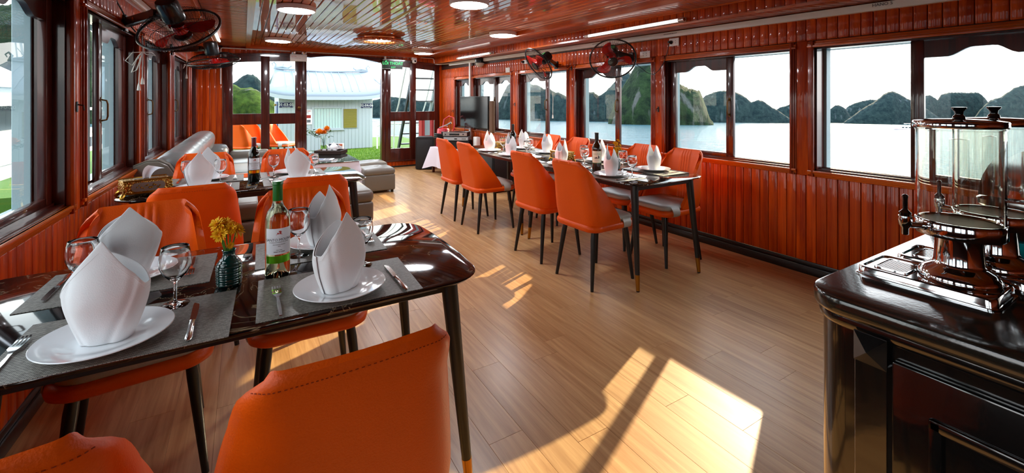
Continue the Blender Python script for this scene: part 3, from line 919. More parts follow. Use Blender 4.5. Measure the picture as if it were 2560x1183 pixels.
def wall_fan(center, axis, wallpt, s, label, spin=0.0, up=(0, 0, 1), badge=True):
    """axis points out of the front of the fan; wallpt is the bracket on the wall"""
    axis = Vector(axis).normalized()
    zq = axis
    yv = Vector(up) - zq * Vector(up).dot(zq); yv.normalize()
    xv = yv.cross(zq)
    M = Matrix((xv, yv, zq)).transposed()
    t = thing('wall_fan', label, 'fan', wallpt)
    def put(nm, key, rz=0):
        o = place(FAN[key], nm, t, Vector(center) - Vector(wallpt), (M @ Matrix.Rotation(rz, 3, 'Z')).to_euler())
        return o
    put('guard_rim', 'rim'); put('front_guard', 'front_guard'); put('rear_guard', 'rear_guard')
    put('blades', 'blade', spin); put('hub', 'hub'); put('motor', 'motor', PI); put('sticker', 'label', PI)
    if badge: put('badge', 'badge')
    # arm from wall plate to motor
    w = Vector((0, 0, 0)); tip = Vector(center) - Vector(wallpt) - axis * .14
    pl = MB(); pl.box((0, -.035, -.06), (-s * .02, .035, .06), .004); pl.build('wall_plate', 'fan_black', t)
    d = tip - w; L = d.length
    q = d.to_track_quat('X', 'Z').to_euler()
    a = MB(); a.box((.0, -.020, -.032), (L * .66, .020, .032), .006); a.build('arm', 'fan_black', t, (0, 0, 0), q)
    k = MB(); k.lathe([(0, -.026), (.03, -.026), (.03, .026), (0, .026)], 18, Matrix.Rotation(PI / 2, 4, 'X')); k.build('knuckle', 'fan_black', t, d * .72, q)
    n2 = MB(); n2.tube([d * .74, d * .88 + Vector((0, 0, -.015)), tip], .018, 10); n2.build('neck', 'fan_black', t)
    s2 = MB(); s2.lathe([(.001, 0), (.016, 0), (.016, .002), (.001, .002)], 16, Matrix.Rotation(PI / 2, 4, 'X')); s2.build('arm_badge', 'gold', t, d * .30 + Vector((0, 0, 0)) + (q.to_matrix() @ Vector((0, -.0205, 0))), q)
    return t
wall_fan((-.36, 3.62, 1.805), (.30, .60, -.74), on_wall(-1, 4.15, 1.885, .013), -1, 'big black and red fan hanging over the sofa-side windows, nearest', .5)
wall_fan((-.27, 5.62, 1.745), (.16, .22, -.96), on_wall(-1, 6.10, 1.89, .013), -1, 'farther sofa-side fan tilted almost flat', 1.2)
wall_fan((3.225, 4.68, 1.80), (-.80, .08, -.60), on_wall(1, 4.83, 1.80, .013), 1, 'red fan seen edge-on above the far dining table', .3)
wall_fan((3.30, 3.42, 1.765), (-.52, -.60, -.60), on_wall(1, 3.50, 1.80, .013), 1, 'red-bladed fan facing the room above the near dining table', -.35)
# ------------------------------------------------------------------ sea, hills, boats
NS = Vector((0.03071, 0.02663, 0.99917))      # the boat sits a little out of trim, so the sea is not parallel to the deck
def seaz(x, y): return 1.335 - 3.5 - (NS.x * x + NS.y * y) / NS.z
m = bpy.data.materials.new('sea_water'); nt, b_ = nodes_of(m); N, L = nt.nodes, nt.links
b_.inputs['Base Color'].default_value = col((62, 92, 104)); b_.inputs['Specular IOR Level'].default_value = .05; b_.inputs['Roughness'].default_value = 0.12; b_.inputs['IOR'].default_value = 1.33
tc = N.new('ShaderNodeTexCoord'); mp = N.new('ShaderNodeMapping'); mp.inputs['Scale'].default_value = (1, 1.0, 1)
L.new(tc.outputs['Object'], mp.inputs['Vector'])
n1 = N.new('ShaderNodeTexNoise'); n1.inputs['Scale'].default_value = 0.9; n1.inputs['Detail'].default_value = 5; n1.inputs['Roughness'].default_value = .6
n2 = N.new('ShaderNodeTexNoise'); n2.inputs['Scale'].default_value = 0.16; n2.inputs['Detail'].default_value = 3
L.new(mp.outputs[0], n1.inputs['Vector']); L.new(mp.outputs[0], n2.inputs['Vector'])
ad = N.new('ShaderNodeMath'); ad.operation = 'MULTIPLY_ADD'; ad.inputs[1].default_value = 1.6
L.new(n2.outputs['Fac'], ad.inputs[0]); L.new(n1.outputs['Fac'], ad.inputs[2])
bp = N.new('ShaderNodeBump'); bp.inputs['Strength'].default_value = 0.55; bp.inputs['Distance'].default_value = 0.6
L.new(ad.outputs[0], bp.inputs['Height']); L.new(bp.outputs[0], b_.inputs['Normal'])
MAT['sea_water'] = m
g = MB()
rings = []
RR = [4, 12, 30, 70, 160, 350, 800, 1600, 4000]
for r in RR: rings.append([(r * math.cos(2 * PI * k / 48), r * math.sin(2 * PI * k / 48), 0) for k in range(48)])
g.loft(rings, True, True, False)
sea = g.build('sea', 'sea_water', None, (0, 0, seaz(0, 0)), NS.to_track_quat('Z', 'Y').to_euler(), smooth=0)
struct(sea, 'rippled bay water glittering below the windows', 'water')
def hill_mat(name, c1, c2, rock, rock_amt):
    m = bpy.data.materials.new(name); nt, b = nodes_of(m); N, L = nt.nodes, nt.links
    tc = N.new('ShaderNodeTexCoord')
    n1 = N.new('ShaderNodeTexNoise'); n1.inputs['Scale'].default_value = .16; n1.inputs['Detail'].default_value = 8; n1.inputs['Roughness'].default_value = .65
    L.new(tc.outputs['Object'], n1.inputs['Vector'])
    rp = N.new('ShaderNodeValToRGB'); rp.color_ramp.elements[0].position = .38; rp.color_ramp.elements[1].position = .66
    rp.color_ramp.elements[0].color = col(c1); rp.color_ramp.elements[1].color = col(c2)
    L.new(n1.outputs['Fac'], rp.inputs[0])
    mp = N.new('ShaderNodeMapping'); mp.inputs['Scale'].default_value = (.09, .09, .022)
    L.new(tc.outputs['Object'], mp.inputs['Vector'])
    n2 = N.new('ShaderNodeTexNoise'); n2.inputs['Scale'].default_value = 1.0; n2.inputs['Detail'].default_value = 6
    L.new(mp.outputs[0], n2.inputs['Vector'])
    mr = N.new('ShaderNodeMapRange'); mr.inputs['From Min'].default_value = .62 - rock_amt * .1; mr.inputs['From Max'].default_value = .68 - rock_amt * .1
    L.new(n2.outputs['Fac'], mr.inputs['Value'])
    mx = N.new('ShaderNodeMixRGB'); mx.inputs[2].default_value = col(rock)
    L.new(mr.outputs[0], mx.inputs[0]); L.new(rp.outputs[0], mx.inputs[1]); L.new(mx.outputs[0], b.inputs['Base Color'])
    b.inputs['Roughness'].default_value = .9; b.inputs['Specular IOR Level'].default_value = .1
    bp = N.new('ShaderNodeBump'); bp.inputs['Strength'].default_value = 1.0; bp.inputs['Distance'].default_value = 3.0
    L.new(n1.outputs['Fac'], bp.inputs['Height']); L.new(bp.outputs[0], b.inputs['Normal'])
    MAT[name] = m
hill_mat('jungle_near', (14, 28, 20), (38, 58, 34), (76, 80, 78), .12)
hill_mat('jungle_far', (20, 36, 40), (40, 58, 58), (64, 76, 80), .0)  # bluer than the near jungle: distance haze tinted into the colour
hill_mat('jungle_lit', (16, 36, 12), (74, 96, 34), (120, 116, 108), .1)  # yellower, brighter jungle: sunlight on the slope put into the colour
HILLS = {
    'cliff': [(211, 223, 2.6), (214, 221, 12.9), (217, 219, 21.1), (220, 217, 26.5), (223, 216, 30.9), (226, 214, 37.4), (229, 212, 43.4), (235, 209, 47.3), (240, 205, 47.7), (243, 203, 43.6), (247, 201, 36.9), (250, 199, 28.6), (254, 197, 26.2), (257, 195, 24.1), (261, 193, 23.3), (264, 191, 22.5), (266, 190, 18.2), (268, 189, 12.0), (270, 187, 3.4), (272, 186, 0.5)],
    'midleft': [(273, 442, 0.5), (277, 440, 45.2), (283, 437, 48.0), (286, 435, 44.8), (290, 432, 41.6), (295, 430, 41.6), (301, 425, 37.1), (307, 422, 37.6), (313, 418, 32.5), (317, 416, 33.1), (324, 412, 28.5), (333, 406, 27.2), (342, 401, 36.7), (347, 398, 34.0), (352, 395, 33.6), (356, 392, 29.4), (363, 388, 35.1), (370, 384, 43.2), (377, 380, 52.7), (386, 374, 58.0), (394, 370, 53.9), (402, 365, 42.3), (414, 357, 30.7), (426, 350, 20.6), (438, 343, 7.6), (442, 340, 0.6)],
    'farleft': [(327, 620, 0.5), (338, 614, 14.8), (346, 609, 28.8), (351, 606, 41.5), (356, 602, 53.0), (362, 599, 60.0), (369, 595, 64.6), (376, 591, 60.2), (384, 586, 50.3), (398, 578, 31.5), (411, 569, 9.6), (416, 566, 0.5)],
    'midright': [(539, 399, 3.0), (547, 394, 31.1), (553, 390, 37.9), (558, 387, 39.7), (564, 383, 42.6), (571, 379, 44.4), (578, 375, 44.5), (584, 371, 45.1), (591, 367, 41.9), (601, 361, 35.8), (607, 357, 28.7), (611, 355, 29.8), (615, 353, 32.1), (621, 349, 31.1), (626, 346, 27.3), (632, 342, 21.7), (638, 338, 18.5), (646, 334, 12.4), (656, 328, 5.9), (661, 325, 1.5)],
    'far_a': [(965, 526, 0.6), (972, 522, 22.1), (978, 518, 28.2), (984, 515, 32.6), (992, 510, 34.4), (1004, 503, 40.6), (1013, 498, 50.1), (1024, 491, 53.7), (1035, 484, 48.7), (1046, 478, 43.7), (1055, 472, 40.5), (1064, 467, 35.4), (1074, 460, 28.7), (1080, 457, 34.0), (1085, 454, 38.3), (1092, 450, 38.4), (1099, 445, 34.2), (1104, 442, 29.2), (1112, 438, 15.6), (1123, 431, 2.0)],
    'far_b': [(1315, 549, 1.0), (1328, 541, 23.0), (1340, 534, 40.8), (1350, 527, 48.3), (1368, 516, 55.8), (1390, 503, 61.3), (1406, 493, 60.5), (1426, 481, 52.5), (1448, 468, 35.2), (1474, 452, 9.6)],
    'peak': [(834, 337, 2.1), (845, 330, 11.4), (856, 323, 21.9), (868, 317, 29.9), (876, 312, 35.2), (880, 309, 39.2), (889, 304, 47.8), (894, 300, 51.7), (901, 296, 53.8), (906, 293, 51.9), (914, 289, 47.5), (921, 284, 42.4), (928, 280, 39.2), (940, 273, 32.3), (951, 266, 24.0), (965, 258, 13.1), (973, 253, 2.2)],
    'right_a': [(1116, 330, 2.0), (1126, 324, 48.8), (1133, 320, 55.1), (1139, 316, 56.7), (1146, 312, 52.2), (1152, 308, 47.6), (1158, 305, 57.8), (1169, 298, 61.8), (1185, 288, 62.8), (1202, 278, 62.3), (1220, 267, 62.5), (1228, 262, 54.9), (1234, 258, 46.5), (1245, 252, 29.6), (1255, 246, 2.5)],
    'right_b': [(1065, 244, 1.3), (1080, 235, 26.2), (1095, 226, 42.2), (1111, 216, 48.6), (1121, 210, 57.7), (1131, 204, 64.7), (1145, 196, 69.7), (1168, 181, 75.5), (1203, 160, 79.5), (1250, 132, 69.9), (1285, 110, 56.7), (1344, 75, 40.4), (1403, 39, 3.5)],
    'bow_l': [(-29, 508, 2.4), (-21, 504, 16.5), (-14, 500, 26.1), (-10, 497, 31.1), (-6, 494, 34.5), (-1, 492, 39.2), (3, 489, 41.1), (9, 486, 40.1), (12, 483, 36.7), (17, 481, 30.3), (23, 477, 22.8), (29, 473, 15.3), (36, 469, 1.4)],
    'bow_ln': [(-24, 213, 2.4), (-18, 210, 10.2), (-12, 206, 13.0), (-6, 203, 14.3), (-3, 201, 14.7), (-1, 199, 13.2), (2, 197, 13.7), (5, 196, 12.6), (7, 194, 10.5), (11, 192, 7.2), (13, 191, 2.6)],
    'bow_r': [(135, 736, 0.5), (152, 726, 20.3), (165, 718, 26.8), (176, 712, 28.3), (187, 705, 30.9), (199, 698, 33.6), (215, 688, 32.0), (232, 678, 28.4), (246, 669, 26.8), (257, 663, 25.0), (271, 654, 19.5), (284, 646, 0.5)],
    'port': [(-119, 247, 1.1), (-105, 239, 24.3), (-94, 232, 32.6), (-82, 225, 36.8), (-71, 218, 39.0), (-61, 212, 39.8), (-53, 208, 37.9), (-47, 204, 34.0), (-43, 201, 29.3), (-39, 199, 22.6), (-35, 196, 15.9), (-31, 194, 9.2), (-27, 192, 2.7)],
}
def hill(key, m, label, wk=0.75, amp=0.07, cols=110, rows=15, sharp=1.0):
    """karst island: ridge line pushed into a solid with steep feet and a noisy skin"""
    P = HILLS[key]
    Ls = [0]
    for a, c in zip(P, P[1:]): Ls.append(Ls[-1] + math.hypot(c[0] - a[0], c[1] - a[1]))
    hm = max(p[2] for p in P)
    grid = []
    for k in range(cols + 1):
        s = Ls[-1] * k / cols
        i = max(j for j in range(len(Ls)) if Ls[j] <= s + 1e-6); i = min(i, len(P) - 2)
        t = (s - Ls[i]) / (Ls[i + 1] - Ls[i])
        x, y = P[i][0] + (P[i + 1][0] - P[i][0]) * t, P[i][1] + (P[i + 1][1] - P[i][1]) * t
        h = P[i][2] + (P[i + 1][2] - P[i][2]) * t
        d = Vector((x, y, 0)).normalized()
        W = wk * (h * .75 + hm * .25)
        row = []
        for j in range(rows + 1):
            q = -1 + 2 * j / rows
            f = max(0.0, 1 - abs(q) ** 2.3) ** .72
            px, py = x + d.x * W * q, y + d.y * W * q
            nz = noise.fractal(Vector((px, py, h * f)) * (.11 if hm < 25 else .05), 1.0, 2.0, 5)
            n2 = noise.fractal(Vector((px, py, h * f)) * .3, 1.0, 2.0, 3)
            off = amp * hm * (nz * .9 + n2 * .35) * (0.35 + .65 * (1 - f))
            row.append((px + d.x * off, py + d.y * off, seaz(px, py) - 2 + (h + 2) * f + amp * hm * .35 * n2 * (f > .05) + amp * .12 * hm * nz))
        grid.append(row)
    b = MB(); b.loft(grid, False)
    o = b.build('karst_hill', m, smooth=180)
    tag(o, label, 'hill', 'karst islands around the bay')
    return o
hill('cliff', 'jungle_near', 'nearest steep green cliff with a bare grey rock face at the water', .85, .10, 150, 22)
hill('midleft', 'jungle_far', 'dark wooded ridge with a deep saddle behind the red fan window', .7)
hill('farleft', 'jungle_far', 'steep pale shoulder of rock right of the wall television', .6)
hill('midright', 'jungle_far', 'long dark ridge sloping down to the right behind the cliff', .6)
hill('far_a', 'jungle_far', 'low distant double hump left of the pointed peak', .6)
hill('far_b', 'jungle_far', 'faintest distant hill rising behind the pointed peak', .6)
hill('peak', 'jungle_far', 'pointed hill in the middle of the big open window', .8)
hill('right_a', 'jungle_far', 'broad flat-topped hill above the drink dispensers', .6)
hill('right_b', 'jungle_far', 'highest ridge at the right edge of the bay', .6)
hill('bow_l', 'jungle_far', 'round blue-green hilltop seen through the left bow door', .7)
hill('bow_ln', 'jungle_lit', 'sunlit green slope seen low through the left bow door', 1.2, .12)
hill('bow_r', 'jungle_far', 'distant coast seen through the right bow door', .7)
hill('port', 'jungle_near', 'green hillside seen through the sofa-side windows', .8)
# ------------------------------------------------------------------ boats
mat('boat_white', (222, 226, 228), 0.45)
mat('boat_grey', (150, 158, 162), 0.5)  # plain grey for boat decks, blind box and cabinet panes
mat('boat_glass', (26, 34, 40), 0.1, coat=.5)
mat('boat_red', (150, 40, 34), 0.5)
mat('boat_blue', (40, 66, 110), 0.5)
def cruise_boat(loc, rz, sc, label):
    t = thing('tour_boat', label, 'boat', loc, rz, 'boats on the bay')
    t.scale = (sc, sc, sc)
    b = MB()
    rings = []
    for x, w, z0, z1 in ((-9, 1.6, .2, 1.5), (-7, 2.1, -.3, 1.35), (0, 2.3, -.4, 1.3), (6, 1.9, -.3, 1.5), (9, .9, .1, 1.9), (10.2, .1, .9, 2.2)):
        rings.append([(x, -w, z1), (x, -w * .8, z0), (x, w * .8, z0), (x, w, z1)])
    b.loft(rings, True, True, True); b.build('hull', 'boat_white', t)
    b = MB(); b.box((-8, -1.9, 1.35), (5, 1.9, 3.2), .1); b.build('cabin', 'boat_white', t)
    b = MB(); b.box((-7.5, -2.0, 3.2), (4, 2.0, 3.35), .05); b.build('deck', 'boat_grey', t)
    b = MB(); b.box((-7.2, -1.9, 5.2), (2.4, 1.9, 5.4), .08); b.build('awning', 'boat_white', t)
    for x in (-7, -4, -1, 2):
        for y in (-1.8, 1.8):
            p = MB(); p.tube([(x, y, 3.3), (x, y, 5.25)], .07, 6); p.build('post', 'boat_white', t)
    for s in (-1, 1):
        for k in range(6):
            w = MB(); w.box((-7 + k * 2, s * 1.86, 1.9), (-5.7 + k * 2, s * 1.93, 2.8), .02); w.build('window', 'boat_glass', t)
    b = MB(); b.box((-9, -2.16, 1.0), (9, 2.16, 1.12), .02); b.build('rubbing_strake', 'boat_red', t)
    return t
def at_sea(x, y, dz=0): return (x, y, seaz(x, y) + dz)
bt = cruise_boat(at_sea(242, 74), 2.1, .55, 'white tour boat far out, half hidden by the window sash')
dup(bt, at_sea(53, 214), .4, 'low dark boat beyond the deckhouse corner').scale = (.30, .30, .26)
# neighbouring boat moored on the sofa side
t = thing('moored_boat', 'white boat moored alongside, seen through the big sofa-side window', 'boat', (-9.0, 18, seaz(-9, 18)), 0)
H0 = -seaz(-9, 18)
def nb(name, a, c, m, bev=.02):
    b = MB(); b.box((a[0] + 9, a[1] - 18, a[2] + H0), (c[0] + 9, c[1] - 18, c[2] + H0), bev); return b.build(name, m, t)
b = MB(); rings = []
for y, w in ((-12, 2.2), (-6, 2.7), (0, 2.9), (5, 2.6), (8, 1.2), (9, .2)):
    rings.append([(-w, y, H0 - .45), (-w * .85, y, -.5), (w * .85, y, -.5), (w, y, H0 - .45)])
b.loft(rings, True, True, True); b.build('hull', 'boat_white', t)
nb('green_band', (-11.92, 6, -.62), (-6.08, 22.6, -.50), 'painted_grey')
nb('cabin', (-11, 6.5, -.45), (-6.6, 22, 1.75), 'boat_white')
for k in range(7):
    o = nb('window', (-6.62, 8 + k * 2, .35), (-6.56, 9.2 + k * 2, 1.15), 'boat_glass')
    f = MB(); f.box((-6.60 + 9, 7.9 + k * 2 - 18, 1.15 + H0), (-6.53 + 9, 9.3 + k * 2 - 18, 1.22 + H0)); f.box((-6.60 + 9, 7.9 + k * 2 - 18, .28 + H0), (-6.53 + 9, 9.3 + k * 2 - 18, .35 + H0)); f.build('frame', 'boat_white', o)
b = MB(); rings = []
for y in (5.9, 22.6):
    rings.append([(-11.6 + 9, y - 18, 1.75 + H0), (-9.9 + 9, y - 18, 2.75 + H0), (-7.7 + 9, y - 18, 2.75 + H0), (-6.2 + 9, y - 18, 1.85 + H0), (-6.2 + 9, y - 18, 1.75 + H0)])
b.loft(rings, True, True, True); b.build('roof', 'boat_white', t, smooth=0)
dup(bt, at_sea(-9.5, 40), 1.5, 'white boat farther astern along the sofa side').scale = (.7, .7, .7)
# ------------------------------------------------------------------ fore deck outside the doors
mat('turf_base', (60, 96, 20), 0.9)
m = mat('turf_blade', (96, 140, 26), 0.7)
deck = struct(MB().box((-3.5, YF + .12, -.25), (5.0, 16.5, -.02)).build('floor_deck', 'turf_base', smooth=0), 'fore deck outside the bow doors', 'deck')
rt = random.Random(5)
verts, faces = [], []
for k in range(26000):
    x = rt.uniform(0.9, 3.6); y = YF + .15 + (rt.random() ** 1.0) * 4.2
    a = rt.uniform(0, PI); h = rt.uniform(.018, .034); dx, dy = math.cos(a) * .005, math.sin(a) * .005
    lx, ly = rt.uniform(-.012, .012), rt.uniform(-.012, .012)
    i = len(verts)
    verts += [(x - dx, y - dy, -.02), (x + dx, y + dy, -.02), (x + lx, y + ly, -.02 + h)]
    faces.append((i, i + 1, i + 2))
me = bpy.data.meshes.new('artificial_grass'); me.from_pydata(verts, [], faces); me.materials.append(MAT['turf_blade'])
tag(place(me, 'artificial_grass'), 'bright green artificial grass on the fore deck', 'grass', kind='stuff')
# deckhouse
mat('hut_white', (168, 180, 185), 0.55)
mat('hut_roof', (142, 156, 168), 0.4)
mat('olive_blind', (126, 116, 8), 0.6)
mat('lace', (206, 222, 222), 0.8)
mat('navy', (34, 44, 84), 0.5)
HY = 12.84
t = thing('deckhouse', 'white boarded deckhouse with a pagoda roof on the fore deck', 'deckhouse', (0, HY, 0))
b = MB(); b.box((.77, .012, -.02), (3.11, 1.9, 1.50)); b.build('wall', 'hut_white', t, smooth=0)
hb = MB().box((-.0465, -.008, 0), (.0465, .012, 1.45), .004).mesh('board', 'hut_white', 40)
for k in range(25):
    place(hb, 'board', t, (.815 + k * .0945, 0, -.01))
# side door on the left
b = MB(); b.box((.745, .25, .0), (.77, 1.0, 1.3), .01); dr = b.build('side_door', 'boat_blue', t)
k_ = MB(); k_.lathe([(0, 0), (.012, 0), (.012, .03), (.03, .04), (.03, .06), (0, .07)], 12, Matrix.Translation((.745, .32, 1.33 - .12)) @ Matrix.Rotation(-PI / 2, 4, 'Y')); k_.build('knob', 'gold', dr)
# curved pagoda roof
b = MB(); rings = []
NR = 24
def roof_z(u): return .10 * abs(u) ** 5
for j, (yy, zz, hw) in enumerate(((-.30, 1.42, 1.46), (-.22, 1.56, 1.42), (-.05, 1.70, 1.36), (.30, 1.92, 1.29), (.75, 2.14, 1.22), (1.2, 1.92, 1.29), (1.95, 1.56, 1.42))):
    rings.append([(1.94 + hw * (2 * k / NR - 1), yy, zz + roof_z(2 * k / NR - 1) * (1.2 if j < 2 or j > 5 else .5)) for k in range(NR + 1)])
b.loft(rings, False); o = b.build('roof', 'hut_roof', t, smooth=180)
md = o.modifiers.new('thick', 'SOLIDIFY'); md.thickness = .03
b = MB(); b.loft([[(1.94 + 1.46 * (2 * k / NR - 1), -.30 - e, 1.34 + d + roof_z(2 * k / NR - 1) * 1.2) for k in range(NR + 1)] for e, d in ((0, 0), (.02, 0), (.02, .09), (0, .09))], False)
b.build('fascia', 'hut_white', t, smooth=30)
rib = MB().tube([(0, -.22, 1.575), (0, -.05, 1.715), (0, .30, 1.935), (0, .75, 2.15)], .010, 5).mesh('rib', 'hut_roof')
for k in range(13): place(rib, 'rib', t, (1.94 - 1.2 + k * .2, 0, 0))
b = MB(); b.tube([(.70, .75, 2.20), (1.94, .75, 2.15), (3.18, .75, 2.20)], .03, 8); b.build('ridge_cap', 'hut_roof', t)
for s, x0 in ((1, .70), (-1, 3.18)):
    f = MB()
    f.tube([(x0, .75, 2.18), (x0 + s * .05, .75, 2.30), (x0 + s * .0, .75, 2.37), (x0 - s * .05, .75, 2.32), (x0 - s * .02, .75, 2.26)], [.03, .028, .022, .016, .008], 7)
    f.tube([(x0 + s * .04, .75, 2.22), (x0 + s * .20, .75, 2.25), (x0 + s * .33, .75, 2.22), (x0 + s * .42, .75, 2.27), (x0 + s * .40, .75, 2.34), (x0 + s * .34, .75, 2.31)], [.035, .032, .026, .022, .014, .006], 7)
    f.tube([(x0 + s * .2, .75, 2.25), (x0 + s * .23, .75, 2.32), (x0 + s * .19, .75, 2.36)], [.02, .014, .006], 6)
    f.build('dragon_finial', 'hut_roof', t)
for s, x0 in ((-1, .78), (1, 3.10)):   # hip ridges
    h = MB(); h.tube([(x0 + s * .40, -.30, 1.60), (x0 + s * .30, -.05, 1.74), (x0 + s * .16, .3, 1.95), (x0 + s * .06, .75, 2.17)], .024, 7); h.build('hip_ridge', 'hut_roof', t)
# window with lace curtain
b = MB()
x0, x1, z0, z1 = 1.60, 2.30, .58, 1.11
for a, c in (((x0 - .05, -.03, z0 - .05), (x0, .0, z1 + .05)), ((x1, -.03, z0 - .05), (x1 + .05, .0, z1 + .05)), ((x0, -.03, z1), (x1, .0, z1 + .05)), ((x0, -.03, z0 - .05), (x1, .0, z0))): b.box(a, c, .005)
b.box((x0 - .07, -.05, z0 - .07), (x1 + .07, 0, z0 - .05), .005)
w = b.build('window', 'hut_white', t)
b = MB(); rings = []
for k in range(61):
    u = k / 60
    rings.append([(x0 + (x1 - x0) * u, -.012 + .006 * math.sin(u * 60), z0), (x0 + (x1 - x0) * u, -.012 + .006 * math.sin(u * 60 + .4), z1)])
b.loft(rings, False); b.build('lace_curtain', 'lace', w, smooth=180)
MB().box((x0, -.022, z0), (x1, -.019, z1)).build('pane', 'pane', w, smooth=0)
b = MB(); b.box((2.335, -.03, .56), (2.72, -.008, 1.10), .004); ob = b.build('blind_box', 'boat_grey', t)
b = MB()
for k in range(18): b.box((2.345, -.036, .575 + k * .029), (2.695, -.03, .600 + k * .029), .003)
b.build('blind', 'olive_blind', ob)
for x, tx in ((.935, '01-03-05'), (2.965, '02-04-06')):
    p = MB(); p.box((x - .155, -.022, 1.145 if x < 2 else 1.115), (x + .155, -.008, 1.27 if x < 2 else 1.24), .003); pl = p.build('number_plate', 'navy', t)
    zc_ = 1.218 if x < 2 else 1.188
    text('lettering', tx, .098, 'boat_white', pl, (x, -.0235, zc_), bold=True)
    text('lettering', 'PHONG NGHI', .030, 'boat_white', pl, (x, -.0235, zc_ - .060))
p = MB(); p.box((1.22, -.024, .69), (1.56, -.008, 1.09), .003); ps = p.build('poster', 'boat_white', t)
text('lettering', 'CHỮA CHÁY', .042, 'red_print', ps, (1.40, -.0255, 1.045), bold=True)
text('lettering', 'TIÊU LỆNH', .030, 'print_grey', ps, (1.40, -.0255, 1.00))
for (cx_, cz_, r_, mm) in ((1.33, .90, .05, 'label_green'), (1.47, .90, .05, 'boat_red'), (1.33, .78, .045, 'boat_blue'), (1.47, .78, .045, 'print_grey')):
    d = MB(); d.box((cx_ - r_, -.0262, cz_ - r_ * .8), (cx_ + r_, -.024, cz_ + r_ * .8), .0); d.build('picture', mm, ps, smooth=0)
# masts and stair to the sun deck
b = MB(); b.tube([(2.95, 13.7, 1.9), (3.12, 13.7, 3.3)], .022, 6)
for k in range(4): b.tube([(2.975 + k * .03, 13.7, 2.1 + k * .25), (3.03 + k * .03, 13.62, 2.22 + k * .25)], .008, 5)
b.tube([(3.06, 13.7, 1.9), (3.17, 13.7, 3.3)], .014, 6)
tag(b.build('radio_mast', 'boat_white'), 'thin white lattice mast behind the deckhouse roof', 'mast')
t = thing('deck_stair', 'steep stair to the sun deck outside the right bow door', 'stair', (3.3, 11, 0))
mat('stair_dark', (52, 58, 62), 0.4, .3)
for x in (0, .62):
    b = MB(); b.prism([(-.05, -.02), (.06, -.02), (-1.55, 2.75), (-1.66, 2.75)], 'x', x - .022, x + .022); b.build('stringer', 'stair_dark' if x == 0 else 'painted_grey', t)
for k in range(9):
    z = .25 + k * .265
    yy = -.02 - 1.6 * (z / 2.75)
    b = MB(); b.box((.02, yy - .10, z - .014), (.60, yy + .10, z + .014), .004); b.build('tread', 'stair_dark', t)
for x in (-.03, .66):
    b = MB(); b.tube([(x, .25, .0), (x, .15, .85), (x, -.2, 1.25), (x, -1.3, 2.9)], .018, 8); b.build('handrail', 'boat_white', t)
t = thing('deck_rail', 'white tubular rail at the edge of the fore deck', 'rail', (2.4, 12.6, 0))
b = MB(); b.tube([(.75, -.2, 0), (.75, -.2, .62), (.95, -.5, .70), (2.3, -2.4, .70)], .02, 8); b.tube([(.75, -.2, .36), (2.3, -2.4, .36)], .014, 8); b.build('bar', 'boat_white', t)
for x, y in ((1.2, -.83), (1.75, -1.62), (2.25, -2.35)):
    p = MB(); p.tube([(x, y, 0), (x, y, .70)], .016, 8); p.build('post', 'boat_white', t)
mat('crate_red', (176, 40, 40), 0.5)
t = thing('fire_cabinet', 'red cabinet of fire gear outside the right bow door', 'cabinet', (3.62, 9.55, 0))
b = MB(); b.box((-.24, -.10, .42), (.24, .12, 1.0), .01); b.build('body', 'crate_red', t)
for x in (-.12, .12):
    d = MB(); d.box((x - .105, -.118, .45), (x + .105, -.10, .97), .006); dd = d.build('door', 'crate_red', t)
    g_ = MB(); g_.box((x - .06, -.122, .55), (x + .06, -.118, .9), .002); g_.build('pane', 'boat_grey', dd)
for x in (-.2, .2):
    l = MB(); l.box((x - .02, -.08, -.02), (x + .02, .1, .42), .004); l.build('leg', 'stair_dark', t)
# ------------------------------------------------------------------ dining chairs
def rpath(a, y0, d, extra=()):
    """U-shaped plan of the back shell: left wing, rounded corner, back, corner, right wing; list of (x, y, part)"""
    r = min(.085, d * .95, a * .7)
    pts = []
    for k in range(4): pts.append((-a, y0 + d - (d - r) * k / 4))
    for k in range(7):
        t = PI + (PI / 2) * k / 6
        pts.append((-a + r + r * math.cos(t), y0 + r + r * math.sin(t)))
    xs = [-.052 + .104 * k / 20 for k in range(21)]
    hw = a - r
    for k in range(3): pts.append((-hw + (hw - .06) * (k + .6) / 3.2, y0))
    for x in xs: pts.append((x, y0))
    for k in range(3): pts.append((.06 + (hw - .06) * (k + .6) / 3.2, y0))
    for k in range(7):
        t = -PI / 2 + (PI / 2) * k / 6
        pts.append((a - r + r * math.cos(t), y0 + r + r * math.sin(t)))
    for k in range(4): pts.append((a, y0 + r + (d - r) * (k + 1) / 4))
    return pts
